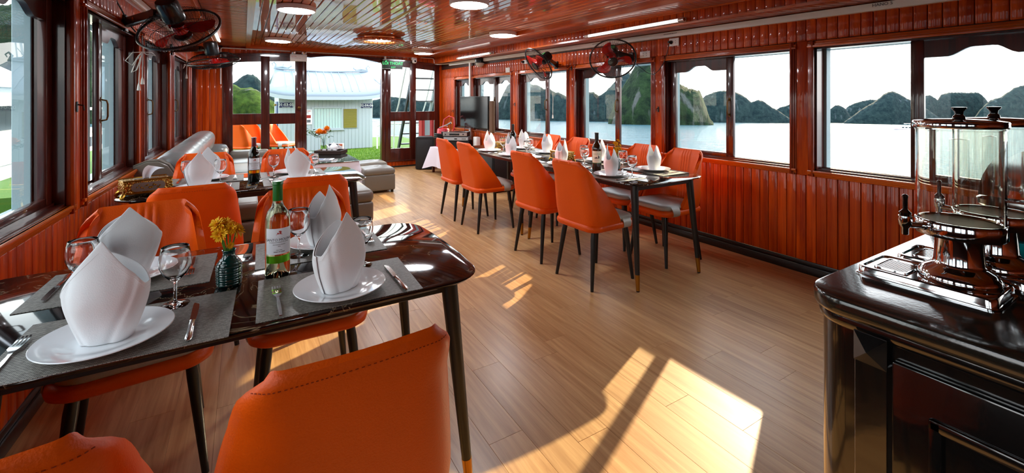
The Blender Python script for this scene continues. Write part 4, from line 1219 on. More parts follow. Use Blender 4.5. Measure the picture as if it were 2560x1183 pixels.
def chair_meshes():
    ZB, ZT = .415, .895
    def sect(v):
        if v < .25: a = .208 + .020 * math.sin(v / .25 * PI / 2)
        else: a = .228 - .046 * ((v - .25) / .75) ** 1.25
        if v > .88: a -= .030 * ((v - .88) / .12) ** 2.2
        y0 = -.205 - .012 * v - .075 * v ** 1.2
        if v < .10: d = .235
        else:
            t = (v - .10) / .90
            d = .235 * (1 - t) ** .95 + .030
        return a, y0, d
    NV = 22
    outer, inner = [], []
    for i in range(NV + 1):
        v = (i / NV) ** .95
        a, y0, d = sect(v)
        zt = ZB + (ZT - ZB) * v
        po = rpath(a, y0, d)
        th = .030 if v < .9 else .030 - .012 * ((v - .9) / .1)
        pi_ = rpath(a - th * .9, y0 + th, d - th * .75)
        n = len(po)
        ro, ri = [], []
        for j in range(n):
            u = abs(2 * j / (n - 1) - 1)
            dz = -.050 * max(0.0, (u - .70) / .30) ** 1.6 * v ** 6
            x, y = po[j]
            ro.append((x, y - .010 * (1 - min(1, (x / a) ** 2)), zt + dz))
            x, y = pi_[j]
            if abs(x) <= .0521 and v > .04:
                y += .0065 * abs(math.sin(PI * (x + .052) / .026)) * min(1, (v - .04) * 12) * min(1, (1 - v) * 14 + .15) - .002
            ri.append((x, y - .008 * (1 - min(1, (x / a) ** 2)), zt + dz - (.004 if v > .95 else 0)))
        outer.append(ro); inner.append(ri)
    b = MB(); bm = b.bm
    V = [[bm.verts.new(p) for p in r] for r in outer]
    W = [[bm.verts.new(p) for p in r] for r in inner]
    n = len(V[0])
    for i in range(NV):
        for j in range(n - 1):
            bm.faces.new((V[i][j], V[i][j + 1], V[i + 1][j + 1], V[i + 1][j]))
            bm.faces.new((W[i][j + 1], W[i][j], W[i + 1][j], W[i + 1][j + 1]))
        bm.faces.new((V[i][0], V[i + 1][0], W[i + 1][0], W[i][0]))
        bm.faces.new((V[i + 1][-1], V[i][-1], W[i][-1], W[i + 1][-1]))
    # rounded top edge: one raised row between the skins
    T = []
    for j in range(n):
        p, q = outer[NV][j], inner[NV][j]
        T.append(bm.verts.new(((p[0] + q[0]) / 2, (p[1] + q[1]) / 2, max(p[2], q[2]) + .008)))
    for j in range(n - 1):
        bm.faces.new((V[NV][j], V[NV][j + 1], T[j + 1], T[j])); bm.faces.new((T[j], T[j + 1], W[NV][j + 1], W[NV][j]))
        bm.faces.new((V[0][j + 1], V[0][j], W[0][j], W[0][j + 1]))
    bm.faces.new((V[NV][0], T[0], W[NV][0])); bm.faces.new((T[-1], V[NV][-1], W[NV][-1]))
    M = {}
    M['backrest'] = b.mesh('backrest', 'orange_leather', 60)
    # stitched seam just under the top edge on the outside
    b = MB()
    ii = NV - 1
    row = [Vector(outer[ii][j]) + Vector((0, -.0006, 0)) for j in range(6, n - 6)]
    dense = []
    for p, q in zip(row, row[1:]):
        L = (q - p).length; m_ = max(1, int(L / .0035))
        for k in range(m_): dense.append(p.lerp(q, k / m_))
    for k in range(0, len(dense) - 2, 2):
        b.tube([dense[k], dense[k + 1]], .0009, 4)
    M['seam'] = b.mesh('stitching', 'stitch', 0)
    def rings(pts, spec, cx=0, cy=0):
        return [[(cx + x * s, cy + y * s, z) for x, y in pts] for z, s in spec]
    pan = [(x, y + .01) for x, y in rrect(.222, .238, .085, 7)]
    b = MB(); b.loft(rings(pan, ((.398, .86), (.401, .93), (.412, .985), (.428, 1.0), (.442, .985), (.450, .95), (.451, .80))), True, True, True)
    M['pan'] = b.mesh('seat_shell', 'orange_leather', 60)
    cu = [(x, y + .012) for x, y in rrect(.206, .222, .085, 7)]
    b = MB(); b.loft(rings(cu, ((.446, .955), (.454, .99), (.468, 1.0), (.480, .975), (.489, .90), (.495, .70), (.498, .35), (.4985, .05))), True, True, True)
    M['cushion'] = b.mesh('seat_cushion', 'grey_leather', 60)
    b = MB()
    prof = [(.150, .492), (.180, .487), (.202, .478), (.216, .462), (.2245, .446), (.2275, .428), (.222, .410), (.205, .400)]
    for (y0, y1, e) in ((.075, .165, 0),):
        rr = [[(x, y0 + .010 * k / 7, z) for k, (x, z) in enumerate(prof)], [(x, (y0 + y1) / 2, z + .001) for x, z in prof], [(x, y1 - .010 * k / 7, z) for k, (x, z) in enumerate(prof)]]
        lo = [[(x - .004, y, z - .003) for x, y, z in r] for r in reversed(rr)]
        b.loft(rr + lo + [rr[0]], False)
    M['tab'] = b.mesh('seat_tab', 'grey_leather', 60)
    for nm, sx, sy in (('l0', -1, -1), ('l1', 1, -1), ('l2', -1, 1), ('l3', 1, 1)):
        b = MB(); b.tube([(sx * .150, sy * .160 + .01, .405), (sx * .158, sy * .170 + .008, .34), (sx * .193, sy * .207, .0)], [.0175, .0195, .0115], 14)
        M[nm] = b.mesh('leg', 'leg_black', 60)
    return M
mat('stitch', (150, 48, 10), 0.6)
mat('leg_black', (24, 21, 20), 0.42, coat=.15)
CM = chair_meshes()
def make_chair(name, label, loc, rz, group):
    t = thing(name, label, 'chair', loc, rz, group)
    br = place(CM['backrest'], 'backrest', t); place(CM['seam'], 'stitching', br)
    place(CM['pan'], 'seat_shell', t); place(CM['cushion'], 'seat_cushion', t)
    tb = place(CM['tab'], 'seat_tab', t); t2 = place(CM['tab'], 'seat_tab', t, scale=(-1, 1, 1))
    for k in range(4): place(CM['l%d' % k], 'leg', t)
    return t
GRP = 'orange leather dining chairs'
CH0 = make_chair('dining_chair', 'orange dining chair with its back to the camera, nearest and largest', (.170, 1.085, 0), 0.03, GRP)
chairs = [
    ('orange dining chair at the bottom left corner, back to the camera', -.345, 1.06, .05),
    ('orange dining chair facing the camera behind the nearest table, by the wall', -.330, 2.115, PI + .10),
    ('orange dining chair facing the camera, right behind the white wine bottle', .235, 2.125, PI - .02),
    ('orange chair, back to the camera, at the middle table beside the gold box', -.235, 3.045, .05),
    ('orange chair, back to the camera, at the aisle end of the middle table', .355, 3.035, -.03),
    ('orange dining chair on the far side of the middle table, against the sofa roll', -.265, 4.13, PI),
    ('orange dining chair on the far side of the middle table, behind the red wine bottle', .325, 4.14, PI),
    ('aisle-side orange dining chair nearest the camera at the near bay-side table', 2.275, 2.555, -PI / 2 + .04),
    ('aisle-side orange dining chair second from the near end of the bay-side tables', 2.275, 3.165, -PI / 2 + .03),
    ('aisle-side orange dining chair third from the near end of the bay-side tables', 2.205, 4.150, -PI / 2),
    ('aisle-side orange dining chair nearest the bow at the far bay-side table', 2.195, 4.70, -PI / 2),
    ('window-side orange dining chair with pleated back, under the half-open window', 3.075, 2.560, PI / 2 - .02),
    ('window-side orange dining chair second from the near end', 3.085, 3.03, PI / 2),
    ('window-side orange dining chair third from the near end, behind the gold box', 3.05, 3.97, PI / 2),
    ('window-side orange dining chair nearest the bow', 3.04, 4.49, PI / 2),
]
for lab, x, y, r in chairs: dup(CH0, (x, y, 0), r, lab)
for lab, x, y, r in (('orange chair on the fore deck seen through the lower left door pane, nearer one', .02, 10.25, -.75), ('orange chair on the fore deck partly behind the other deck chair', .26, 10.85, -.75), ('orange-rimmed grey seat on the fore deck right of the door mullion', .66, 10.35, -2.2)):
    dup(CH0, (x, y, -.02), r, lab, 'orange chairs out on the fore deck')
# ------------------------------------------------------------------ dining tables
m = bpy.data.materials.new('black_marble'); nt, b_ = nodes_of(m); N, L = nt.nodes, nt.links
b_.inputs['Roughness'].default_value = .06; b_.inputs['Coat Weight'].default_value = .3; b_.inputs['Coat Roughness'].default_value = .02; b_.inputs['Specular IOR Level'].default_value = .7
tc = N.new('ShaderNodeTexCoord'); nn = N.new('ShaderNodeTexNoise'); nn.inputs['Scale'].default_value = 2.3; nn.inputs['Detail'].default_value = 6; nn.inputs['Roughness'].default_value = .6; nn.inputs['Distortion'].default_value = .9
L.new(tc.outputs['Object'], nn.inputs['Vector'])
su = N.new('ShaderNodeMath'); su.operation = 'SUBTRACT'; su.inputs[1].default_value = .5; L.new(nn.outputs['Fac'], su.inputs[0])
ab = N.new('ShaderNodeMath'); ab.operation = 'ABSOLUTE'; L.new(su.outputs[0], ab.inputs[0])
rp = N.new('ShaderNodeValToRGB'); rp.color_ramp.elements[0].position = 0.0; rp.color_ramp.elements[0].color = col((150, 132, 104)); rp.color_ramp.elements[1].position = .0045; rp.color_ramp.elements[1].color = col((18, 15, 15))
L.new(ab.outputs[0], rp.inputs[0]); L.new(rp.outputs[0], b_.inputs['Base Color'])
MAT['black_marble'] = m
mat('brass', (170, 116, 44), 0.28, 1.0)
def table_meshes(hw, hl):
    M = {}
    out = rrect(hl, hw, .125, 8, .012)
    b = MB(); b.loft([[(x * s, y * s, z) for x, y in out] for z, s in ((.7345, .972), (.7375, .988), (.7445, 1.0), (.7480, .9985), (.7500, .993))], True, True, True)
    M['top'] = b.mesh('tabletop', 'black_marble', 40)
    ap = MB()
    for s in (-1, 1):
        ap.box((-hl + .10, s * (hw - .085) - .011, .690), (hl - .10, s * (hw - .085) + .011, .7345), .003)
        ap.box((s * (hl - .10) - .011, -hw + .085, .690), (s * (hl - .10) + .011, hw - .085, .7345), .003)
    M['frame'] = ap.mesh('apron', 'leg_black', 40)
    k = 0
    for sx in (-1, 1):
        for sy in (-1, 1):
            p0, p1, p2 = Vector((sx * (hl - .105), sy * (hw - .090), .7345)), Vector((sx * (hl - .050), sy * (hw - .062), .115)), Vector((sx * (hl - .040), sy * (hw - .057), 0))
            b = MB(); b.tube([p0, p1], [.0285, .0165], 16); M['l%d' % k] = b.mesh('leg', 'leg_black', 60)
            b = MB(); b.tube([p1, p1.lerp(p2, .93)], [.0172, .0135], 16); M['t%d' % k] = b.mesh('leg_tip', 'brass', 60)
            b = MB(); b.tube([p1.lerp(p2, .93), p2], [.0115, .0115], 12); M['f%d' % k] = b.mesh('glide', 'black_plastic', 60)
            k += 1
    return M
TM = table_meshes(.390, .730)
def dining_table(x, y, rz, label):
    t = thing('dining_table', label, 'table', (x, y, 0), rz, 'black marble dining tables')
    place(TM['top'], 'tabletop', t); place(TM['frame'], 'apron', t)
    for k in range(4):
        l = place(TM['l%d' % k], 'leg', t); place(TM['t%d' % k], 'leg_tip', l); place(TM['f%d' % k], 'glide', l)
    return t
dining_table(-.025, 1.712, -.012, 'black marble dining table nearest the camera, with the green-capped bottle')
dining_table(.065, 3.745, .02, 'black marble dining table in the middle, with the red-capped bottle')
dining_table(2.680, 2.875, PI / 2, 'black marble dining table at the near end of the bay side')
dining_table(2.690, 4.395, PI / 2, 'black marble dining table at the far end of the bay side')
# ------------------------------------------------------------------ table settings
m = bpy.data.materials.new('woven_vinyl'); nt, b_ = nodes_of(m); N, L = nt.nodes, nt.links
tc = N.new('ShaderNodeTexCoord'); mp = N.new('ShaderNodeMapping'); mp.inputs['Scale'].default_value = (150, 150, 150); L.new(tc.outputs['Object'], mp.inputs['Vector'])
br = N.new('ShaderNodeTexBrick'); br.inputs['Scale'].default_value = 1.0; br.offset = .5; br.inputs['Mortar Size'].default_value = .09; br.inputs['Brick Width'].default_value = 1.1; br.inputs['Row Height'].default_value = .62
br.inputs['Color1'].default_value = col((166, 162, 152)); br.inputs['Color2'].default_value = col((122, 118, 110)); br.inputs['Mortar'].default_value = col((30, 28, 27)); br.inputs['Mortar Smooth'].default_value = .35
L.new(mp.outputs[0], br.inputs['Vector']); L.new(br.outputs['Color'], b_.inputs['Base Color'])
bp = N.new('ShaderNodeBump'); bp.inputs['Strength'].default_value = .9; bp.inputs['Distance'].default_value = .002; bp.invert = True
L.new(br.outputs['Fac'], bp.inputs['Height']); L.new(bp.outputs[0], b_.inputs['Normal']); b_.inputs['Roughness'].default_value = .42
MAT['woven_vinyl'] = m
MATM = MB().box((-.225, -.155, 0), (.225, .155, .0022), .0006).mesh('placemat', 'woven_vinyl', 0)
mat('cutlery', (206, 206, 208), 0.14, 1.0)
glass('wine_glass', (255, 255, 255), 0, 1.45)
b = MB(); b.lathe([(.001, .004), (.055, .004), (.075, .006), (.088, .0125), (.118, .0185), (.131, .0215), (.1325, .0200), (.130, .0180), (.090, .0085), (.078, .001), (.070, 0), (.060, .0005), (.001, .0005)], 56)
PLATE = b.mesh('plate', 'porcelain', 50)
def napkin_mesh(seed, p1h=.245, p2h=.205, val=.128, base=.70):
    """napkin rolled into a mitre: broad front panel with a pointed peak, a rounded one behind, double hem along the rim"""
    r = random.Random(seed)
    A, B = .047, .070
    NT, NZ = 96, 18
    tot = 2 * PI * 1.12
    b = MB()
    ph = r.uniform(0, 6)
    def top(th):
        d0 = abs((th + PI) % (2 * PI) - PI); d1 = abs(th % (2 * PI) - PI)
        q0 = max(0.0, 1 - d0 / 1.42); q1 = max(0.0, 1 - d1 / 1.35)
        q1 = math.sqrt(max(0, 1 - (1 - q1) ** 2)) * .5 + q1 * .5
        return val + (p1h - val) * q0 ** .92 + (p2h - val) * q1
    def surf(th, h, off):
        z = top(th) * h
        q = z / .225
        # narrow foot, belly at mid height, closing again to the peaks
        ra = base + (1.12 - base) * math.sin(min(1, q * 1.85) * PI / 2) - .30 * max(0, q - .55) ** 1.2
        wob = 1 + .035 * math.sin(3 * th + ph + q * 2.6) * (.3 + q) + .020 * math.sin(5 * th - ph * 2 - q * 4) + .03 * math.sin(2 * th + q * 4 + ph)
        R_ = ra * wob
        spiral = .005 * (th + 1.9) / (2 * PI)
        c, s_ = math.cos(th), math.sin(th)
        # flattened panels: superellipse plan
        c2 = math.copysign(abs(c) ** .78, c); s2 = math.copysign(abs(s_) ** .88, s_)
        wide = 1 - .38 * max(0, q - .56) / .44
        x = (A * R_ + off + spiral) * c2 * (1 - .62 * max(0, q - .45) / .55)
        y = (B * R_ * wide + off + spiral) * s2
        crease = .004 * math.exp(-((th - .25 - 1.2 * q) / .12) ** 2) + .0035 * math.exp(-((th + .55 + .5 * q) / .16) ** 2)
        x -= crease * (1 if abs(th) < 1.5 else 0)
        return Vector((x + .010 * q * q, y, z))
    t0 = -2.35
    rows = [[surf(t0 + tot * i / NT, j / NZ, .0013 if j / NZ > .885 else 0.0) for j in range(NZ + 1)] for i in range(NT + 1)]
    b.loft(rows, False)
    b.tube([surf(t0 + tot * i / NT, .893, .0016) for i in range(NT + 1)], .0006, 4)
    return b.mesh('napkin', 'linen', 60)
NAPS = [napkin_mesh(1), napkin_mesh(2, .240, .210, .122), napkin_mesh(3, .232, .205, .130)]
def bake_solid(me, th, name):
    o = place(me, name); md = o.modifiers.new('s', 'SOLIDIFY'); md.thickness = th; md.offset = 0
    m2 = o.modifiers.new('u', 'SUBSURF'); m2.levels = 1; m2.render_levels = 1
    dg = bpy.context.evaluated_depsgraph_get()
    r = bpy.data.meshes.new_from_object(o.evaluated_get(dg)); r.name = name
    bpy.data.objects.remove(o)
    for p in r.polygons: p.use_smooth = True
    return r
NAPS = [bake_solid(n_, .0022, 'napkin') for n_ in NAPS]
b = MB()
gp = [(.034, 0), (.0345, .0015), (.018, .004), (.006, .008), (.0042, .016), (.0040, .060), (.0055, .068), (.016, .076), (.030, .092), (.0375, .112), (.0385, .130), (.0360, .150), (.0325, .166),
      (.0318, .1665), (.0312, .165), (.0345, .150), (.0370, .130), (.0358, .112), (.0285, .094), (.015, .080), (.004, .0745), (.001, .074)]
b.lathe(gp, 40, cap0=True)
GLASS = b.mesh('wine_glass', 'wine_glass', 60)
def fork_mesh():
    b = MB()
    path = [(-.10, .0035, .0055), (-.07, .0045, .0055), (-.02, .0050, .0045), (.015, .0033, .0045), (.03, .0045, .006), (.042, .0115, .009), (.058, .0125, .008)]
    rr = []
    for y, w, z in path: rr.append([(-w, y, z), (w, y, z), (w * .9, y, z - .0022), (-w * .9, y, z - .0022)])
    b.loft(rr, True, True, True)
    for k in range(4):
        x = -.0102 + k * .0068
        b.loft([[(x - .0019, y, z), (x + .0019, y, z), (x + .0017, y, z - .0018), (x - .0017, y, z - .0018)] for y, z in ((.056, .0081), (.075, .0055), (.095, .0060), (.106, .0090))], True, True, True)
    return b.mesh('fork', 'cutlery', 40)
def knife_mesh():
    b = MB()
    path = [(-.115, .0040, .0070), (-.105, .0080, .0085), (-.05, .0065, .0080), (-.002, .0055, .0075), (.0, .0075, .0078)]
    b.loft([[(-w, y, z * .5 + .0015), (-w * .5, y, z), (w * .5, y, z), (w, y, z * .5 + .0015), (w * .5, y, .0015), (-w * .5, y, .0015)] for y, w, z in path], True, True, True)
    bl = [(0, .0065, .0085), (.03, .0085, .0095), (.08, .0088, .0095), (.105, .0070, .0085), (.118, .0015, .0040)]
    b.loft([[(-.0065, y, .0052), (w, y, .0052), (w, y, .0040), (-.0065, y, .0036)] if y < .11 else [(-.0050, y, .0052), (-.0030, y, .0052), (-.0030, y, .0040), (-.0050, y, .0038)] for y, w, z in bl], True, True, True)
    return b.mesh('knife', 'cutlery', 40)
FORK, KNIFE = fork_mesh(), knife_mesh()
TZ = .7502
def item(name, me, loc, rz, label, cat, group, scale=None):
    o = place(me, name, None, loc, (0, 0, rz), scale)
    return tag(o, label, cat, group)
def setting(x, y, rz, where, nap=0, nap_rz=0.0, plate_xy=None, mat_xy=None, mat_rz=None, fork=True, knife=True, nz=1.0, nscale=1.0):
    """one cover: rz turns the guest's forward direction from +y"""
    c, s = math.cos(rz), math.sin(rz)
    W = lambda u, v: (x + c * u - s * v, y + s * u + c * v)
    mx = mat_xy or (x, y)
    item('placemat', MATM, (mx[0], mx[1], TZ), rz if mat_rz is None else mat_rz, 'dark woven placemat ' + where, 'placemat', 'woven placemats')
    px = plate_xy or W(0, 0)
    item('plate', PLATE, (px[0], px[1], TZ + .0022), 0, 'white round plate ' + where, 'plate', 'white dinner plates')
    item('napkin', NAPS[nap], (px[0], px[1], TZ + .0067), nap_rz, 'white napkin folded to a mitre ' + where, 'napkin', 'folded white napkins', (nscale, nscale, nz))
    if fork:
        f = W(-.17, .0); item('fork', FORK, (f[0], f[1], TZ + .0022), rz, 'steel fork ' + where, 'fork', 'steel forks')
    if knife:
        k = W(.17, .0); item('knife', KNIFE, (k[0], k[1], TZ + .0022), rz, 'steel knife ' + where, 'knife', 'steel knives')
def wine_glass_at(x, y, where, s=1.0):
    item('wine_glass', GLASS, (x, y, TZ + .0022), random.uniform(0, 6), 'clear wine glass ' + where, 'glass', 'stemmed wine glasses', (s, s, s))
# nearest table (1): four covers
setting(-.285, 1.430, 0, 'at the bottom left of the nearest table', 0, rad(-100), mat_xy=(-.250, 1.462), mat_rz=-.045, )
setting(.255, 1.440, 0, 'in front of the white wine, nearest table', 1, rad(-62), mat_xy=(.258, 1.482), mat_rz=-.045)
setting(-.325, 1.905, PI, 'against the wall, far side of the nearest table', 2, rad(-75), mat_xy=(-.315, 1.885), mat_rz=-.03)
setting(.275, 1.935, PI, 'right of the green-capped bottle, nearest table', 1, rad(-40), mat_xy=(.262, 1.905), mat_rz=-.03)
wine_glass_at(-.167, 1.575, 'by the knife at the front left cover')
wine_glass_at(-.405, 1.770, 'behind the front left napkin, beside the wall', 1.03)
wine_glass_at(.176, 1.835, 'just right of the white wine bottle', 1.05)
wine_glass_at(.356, 1.610, 'behind the front right napkin', 1.0)
# middle table (2)
setting(-.250, 3.560, 0, 'near side of the middle table, by the tissue box', 0, rad(-85))
setting(.340, 3.585, 0, 'near side of the middle table, at the aisle end', 2, rad(-115))
setting(-.225, 3.935, PI, 'far side of the middle table, beside the sofa roll', 1, rad(-85))
setting(.335, 3.945, PI, 'far side of the middle table, facing the aisle end', 1, rad(170))
wine_glass_at(-.330, 3.74, 'left of the near napkin on the middle table')
wine_glass_at(-.140, 3.72, 'right of the near napkin on the middle table')
wine_glass_at(.195, 3.82, 'behind the green bottle cap, on the middle table')
wine_glass_at(.465, 3.75, 'at the aisle end of the middle table')
# near bay-side table (3)
setting(2.425, 2.530, -PI / 2, 'nearest cover on the aisle side of the bay tables', 0, rad(125))
setting(2.915, 2.540, PI / 2, 'nearest cover on the window side of the bay tables', 2, rad(118))
setting(2.450, 3.185, -PI / 2, 'beside the gold box, near bay-side table', 2, rad(-55))
setting(2.920, 3.200, PI / 2, 'window side of the near bay table, behind the bottle', 1, rad(120))
wine_glass_at(2.515, 2.400, 'nearest on the bay-side tables', .98)
wine_glass_at(2.660, 2.640, 'behind the nearest one on the bay-side tables', 1.02)
wine_glass_at(2.540, 2.975, 'left of the dark bottle on the near bay table')
wine_glass_at(2.680, 3.150, 'half hidden left of the dark bottle on the near bay table')
# far bay-side table (4)
setting(2.400, 4.460, -PI / 2, 'bow end of the far bay table, aisle side', 1, rad(125))
setting(2.400, 3.990, -PI / 2, 'near end of the far bay table, aisle side', 0, rad(128))
setting(2.870, 4.470, PI / 2, 'bow end of the far bay table, window side', 2, rad(118))
setting(2.860, 3.980, PI / 2, 'near end of the far bay table, window side', 0, rad(122))
wine_glass_at(2.47, 4.27, 'left of the tall dark bottle on the far bay table')
wine_glass_at(2.62, 4.42, 'behind the left napkins on the far bay table')
wine_glass_at(2.48, 3.80, 'at the near end of the far bay table')
wine_glass_at(2.66, 4.02, 'in the middle of the far bay table')
# ------------------------------------------------------------------ bottles
glass('white_wine_glass', (232, 240, 196), 0, 1.40)
glass('dark_bottle_glass', (24, 40, 20), 0, 1.45)
glass('amber_bottle_glass', (120, 76, 14), 0, 1.45)
mat('red_wine', (12, 3, 6), 0.06, coat=.9, coat_rough=.02)
mat('black_glass', (8, 14, 10), 0.05, coat=.6, coat_rough=.02)
mat('brown_glass', (44, 24, 6), 0.05, coat=.6, coat_rough=.02)
mat('capsule_green', (12, 104, 26), 0.35, coat=.2)
mat('capsule_red', (96, 8, 26), 0.35, coat=.3)
mat('capsule_dark', (26, 24, 22), 0.35)
mat('label_white', (226, 230, 236), 0.55)
mat('label_cream', (218, 220, 196), 0.55)
mat('foil_green', (96, 170, 20), 0.28, .7)
mat('foil_gold', (226, 150, 24), 0.25, .9)
mat('ink', (40, 38, 46), 0.6)
mat('ink_red', (176, 60, 52), 0.6)
def strip_label(r, z0, z1, a0, a1, m, name, par, n=22):
    b = MB()
    rows = [[(r * math.sin(a), -r * math.cos(a), z0), (r * math.sin(a), -r * math.cos(a), z1), (r * .99 * math.sin(a), -r * .99 * math.cos(a), z1), (r * .99 * math.sin(a), -r * .99 * math.cos(a), z0)] for a in [a0 + (a1 - a0) * k / n for k in range(n + 1)]]
    b.loft(rows, True, True, True)
    return b.build(name, m, par)
def bottle(loc, rz, label, body, cap, R=.0365, H=.305, kind=None, s=1.0, hollow=False):
    t = thing('wine_bottle', label, 'bottle', loc, rz)
    t.scale = (s, s, s)
    b = MB()
    prof = [(.001, .022), (.012, .018), (R * .72, .003), (R * .9, 0), (R, .006), (R, .178), (R * .97, .192), (R * .80, .210), (R * .50, .226), (.0150, .240), (.0138, .250), (.0132, H - .012), (.0150, H - .010), (.0150, H - .001), (.0130, H)]
    prof += [(.001, H)]
    b.lathe(prof, 40)
    b.build('glass_body', body, t)
    c = MB(); c.lathe([(.0148, H - .062), (.0151, H - .060), (.0147, H - .012), (.0163, H - .010), (.0163, H - .001), (.0150, H + .001), (.001, H + .0012)], 28); c.build('capsule', cap, t)
    return t
wb = bottle((.097, 1.672, TZ), .06, 'clear white wine bottle with green capsule and white label', 'white_wine_glass', 'capsule_green', s=1.03)
la = strip_label(.0368, .078, .160, -1.15, 1.15, 'label_white', 'label', wb)
strip_label(.0370, .050, .073, -1.15, 1.15, 'foil_green', 'foil_band', wb)
text('lettering', 'SANTO MOLINA', .0112, 'ink', la, (0, 0, .124), bend=.0369, depth=.0002)
text('lettering', 'LA FAMILIA DE MARQUES DE CASTILLA', .0034, 'ink', la, (0, 0, .1165), bend=.0369, depth=.0002)
text('lettering', 'SAUVIGNON BLANC', .0040, 'print_grey', la, (0, 0, .109), bend=.0369, depth=.0002)
text('lettering', '2018', .0036, 'print_grey', la, (0, 0, .1035), bend=.0369, depth=.0002)
text('lettering', 'Maule Valley', .0034, 'ink', la, (0, 0, .092), bend=.0369, depth=.0002)
text('lettering', 'WINE OF CHILE', .0046, 'ink', la, (0, 0, .086), bend=.0369, depth=.0002, bold=True)
def emblem(par, z, r, s=1.0):
    for pts in ([(-.009, 0), (.009, 0), (.008, .002), (-.008, .002)], [(-.006, .002), (-.001, .002), (-.001, .006), (-.0045, .0075), (-.006, .005)], [(.000, .002), (.0065, .002), (.006, .009), (.001, .009)], [(-.002, .009), (.0085, .009), (.004, .0125), (.000, .0125)]):
        b = MB(); P = [(x * s, z + y * s) for x, y in pts]
        b.loft([[(rr * math.sin(x / r), -rr * math.cos(x / r), y) for x, y in P] for rr in (r, r + .0003)], True, True, True)
        b.build('emblem', 'ink_red', par)
emblem(la, .140, .0369)
rb = bottle((.062, 3.685, TZ), .10, 'red wine bottle with dark red capsule on the middle table', 'black_glass', 'capsule_red', s=1.04)
la = strip_label(.0368, .085, .165, -1.0, 1.0, 'label_white', 'label', rb)
strip_label(.0370, .062, .081, -1.05, 1.05, 'foil_gold', 'foil_band', rb)
text('lettering', 'SANTO MOLINA', .0104, 'ink', la, (0, 0, .130), bend=.0369, depth=.0002)
for zz, tx in ((.121, 'LA FAMILIA DE MARQUES DE CASTILLA'), (.112, 'CABERNET SAUVIGNON'), (.096, 'WINE OF CHILE')): text('lettering', tx, .0040, 'print_grey', la, (0, 0, zz), bend=.0369, depth=.0002)
emblem(la, .146, .0369)
kb = bottle((2.463, 2.735, TZ), -.72, 'dark brown wine bottle with cream label on the near bay table', 'brown_glass', 'capsule_dark', s=1.05)
la = strip_label(.0368, .075, .165, -1.1, 1.1, 'label_cream', 'label', kb)
strip_label(.0369, .070, .0745, -1.1, 1.1, 'label_green', 'label_band', kb)
text('lettering', 'Camp Duaix', .0120, 'label_green', la, (0, 0, .143), bend=.0369, depth=.0002)
for k, (x, w, h) in enumerate(((-.014, .008, .006), (-.004, .010, .009), (.006, .006, .006), (.014, .006, .020), (.0185, .003, .014))):
    b = MB(); b.loft([[(rr * math.sin(xx / .0369), -rr * math.cos(xx / .0369), yy) for xx, yy in ((x - w / 2, .108), (x + w / 2, .108), (x + w / 2, .108 + h), (x, .108 + h * 1.25), (x - w / 2, .108 + h))] for rr in (.0369, .0372)], True, True, True); b.build('drawing', 'ink', la)
text('lettering', 'MIS EN BOUTEILLE', .0045, 'ink', la, (0, 0, .094), bend=.0369, depth=.0002)
ob = bottle((2.535, 4.170, TZ), -.72, 'dark wine bottle on the far bay table, behind a napkin', 'black_glass', 'capsule_dark', s=1.05)
strip_label(.0368, .075, .150, -1.0, 1.0, 'label_cream', 'label', ob)
# ------------------------------------------------------------------ vases with yellow flowers
mat('vase_green', (4, 62, 58), 0.12, coat=.8, coat_rough=.03)
mat('petal_yellow', (244, 186, 10), 0.6)
mat('petal_gold', (226, 140, 6), 0.6)
mat('stem_green', (88, 140, 44), 0.6)
mat('leaf_green', (46, 92, 34), 0.6)
PET = {}
for nm, m_ in (('petal_yellow', 'petal_yellow'), ('petal_gold', 'petal_gold')):
    b = MB()
    b.loft([[(-w, y, z), (0, y, z - .001), (w, y, z)] for y, w, z in ((0.001, .001, 0), (.006, .0022, .0014), (.012, .0026, .0022), (.017, .0016, .0018), (.0195, .0004, .0008))], False)
    PET[nm] = b.mesh('petal', m_, 180)
def flower(par, c, axis, R, seed, mat1='petal_yellow'):
    """daisy head: many loose petals (one mesh) and a centre"""
    r = random.Random(seed)
    q = Vector(axis).normalized().to_track_quat('Z', 'Y').to_matrix().to_4x4()
    b = MB()
    for ring, (n, el, sc) in enumerate(((15, 8, 1.0), (14, 28, .92), (11, 50, .75), (7, 70, .5))):
        for k in range(n):
            a = 2 * PI * (k + r.random() * .5) / n
            M = q @ Matrix.Rotation(a, 4, 'Z') @ Matrix.Rotation(rad(el + r.uniform(-12, 12)), 4, 'X') @ Matrix.Scale(R / .0195 * sc * r.uniform(.85, 1.1), 4)
            L_ = [[M @ Vector(p) for p in row] for row in [[(-w, y, z), (0, y, z - .001), (w, y, z)] for y, w, z in ((0.001, .001, 0), (.006, .0022, .0014), (.012, .0026, .0022), (.017, .0016, .0018), (.0195, .0004, .0008))]]
            b.loft(L_, False)
    f = b.build('flower_head', mat1, par, c, smooth=180)
    d = MB(); d.lathe([(.001, R * .35), (R * .2, R * .30), (R * .26, R * .12), (.001, 0)], 10, q); d.build('flower_centre', 'petal_gold', f)
    return f
t = thing('flower_vase', 'green ribbed vase of yellow daisies on the nearest table', 'vase', (-.040, 1.668, TZ))
prof = [(.001, .001), (.029, 0), (.033, .004)]
for k in range(40):
    z = .006 + .074 * k / 39
    rr = .0345 + .0015 * math.sin(z * 30) - (.0165 * max(0, (z - .055) / .025) ** 1.6)
    prof.append((rr + .0007 * math.cos(2 * PI * z / .0066), z))
prof += [(.0172, .086), (.0165, .091), (.0180, .095), (.0200, .0985), (.0195, .0998), (.0165, .098), (.0150, .092), (.0150, .085), (.001, .080)]
b = MB(); b.lathe([(r_ * 1.0, z * 1.12) for r_, z in prof], 36); b.build('vase', 'vase_green', t)
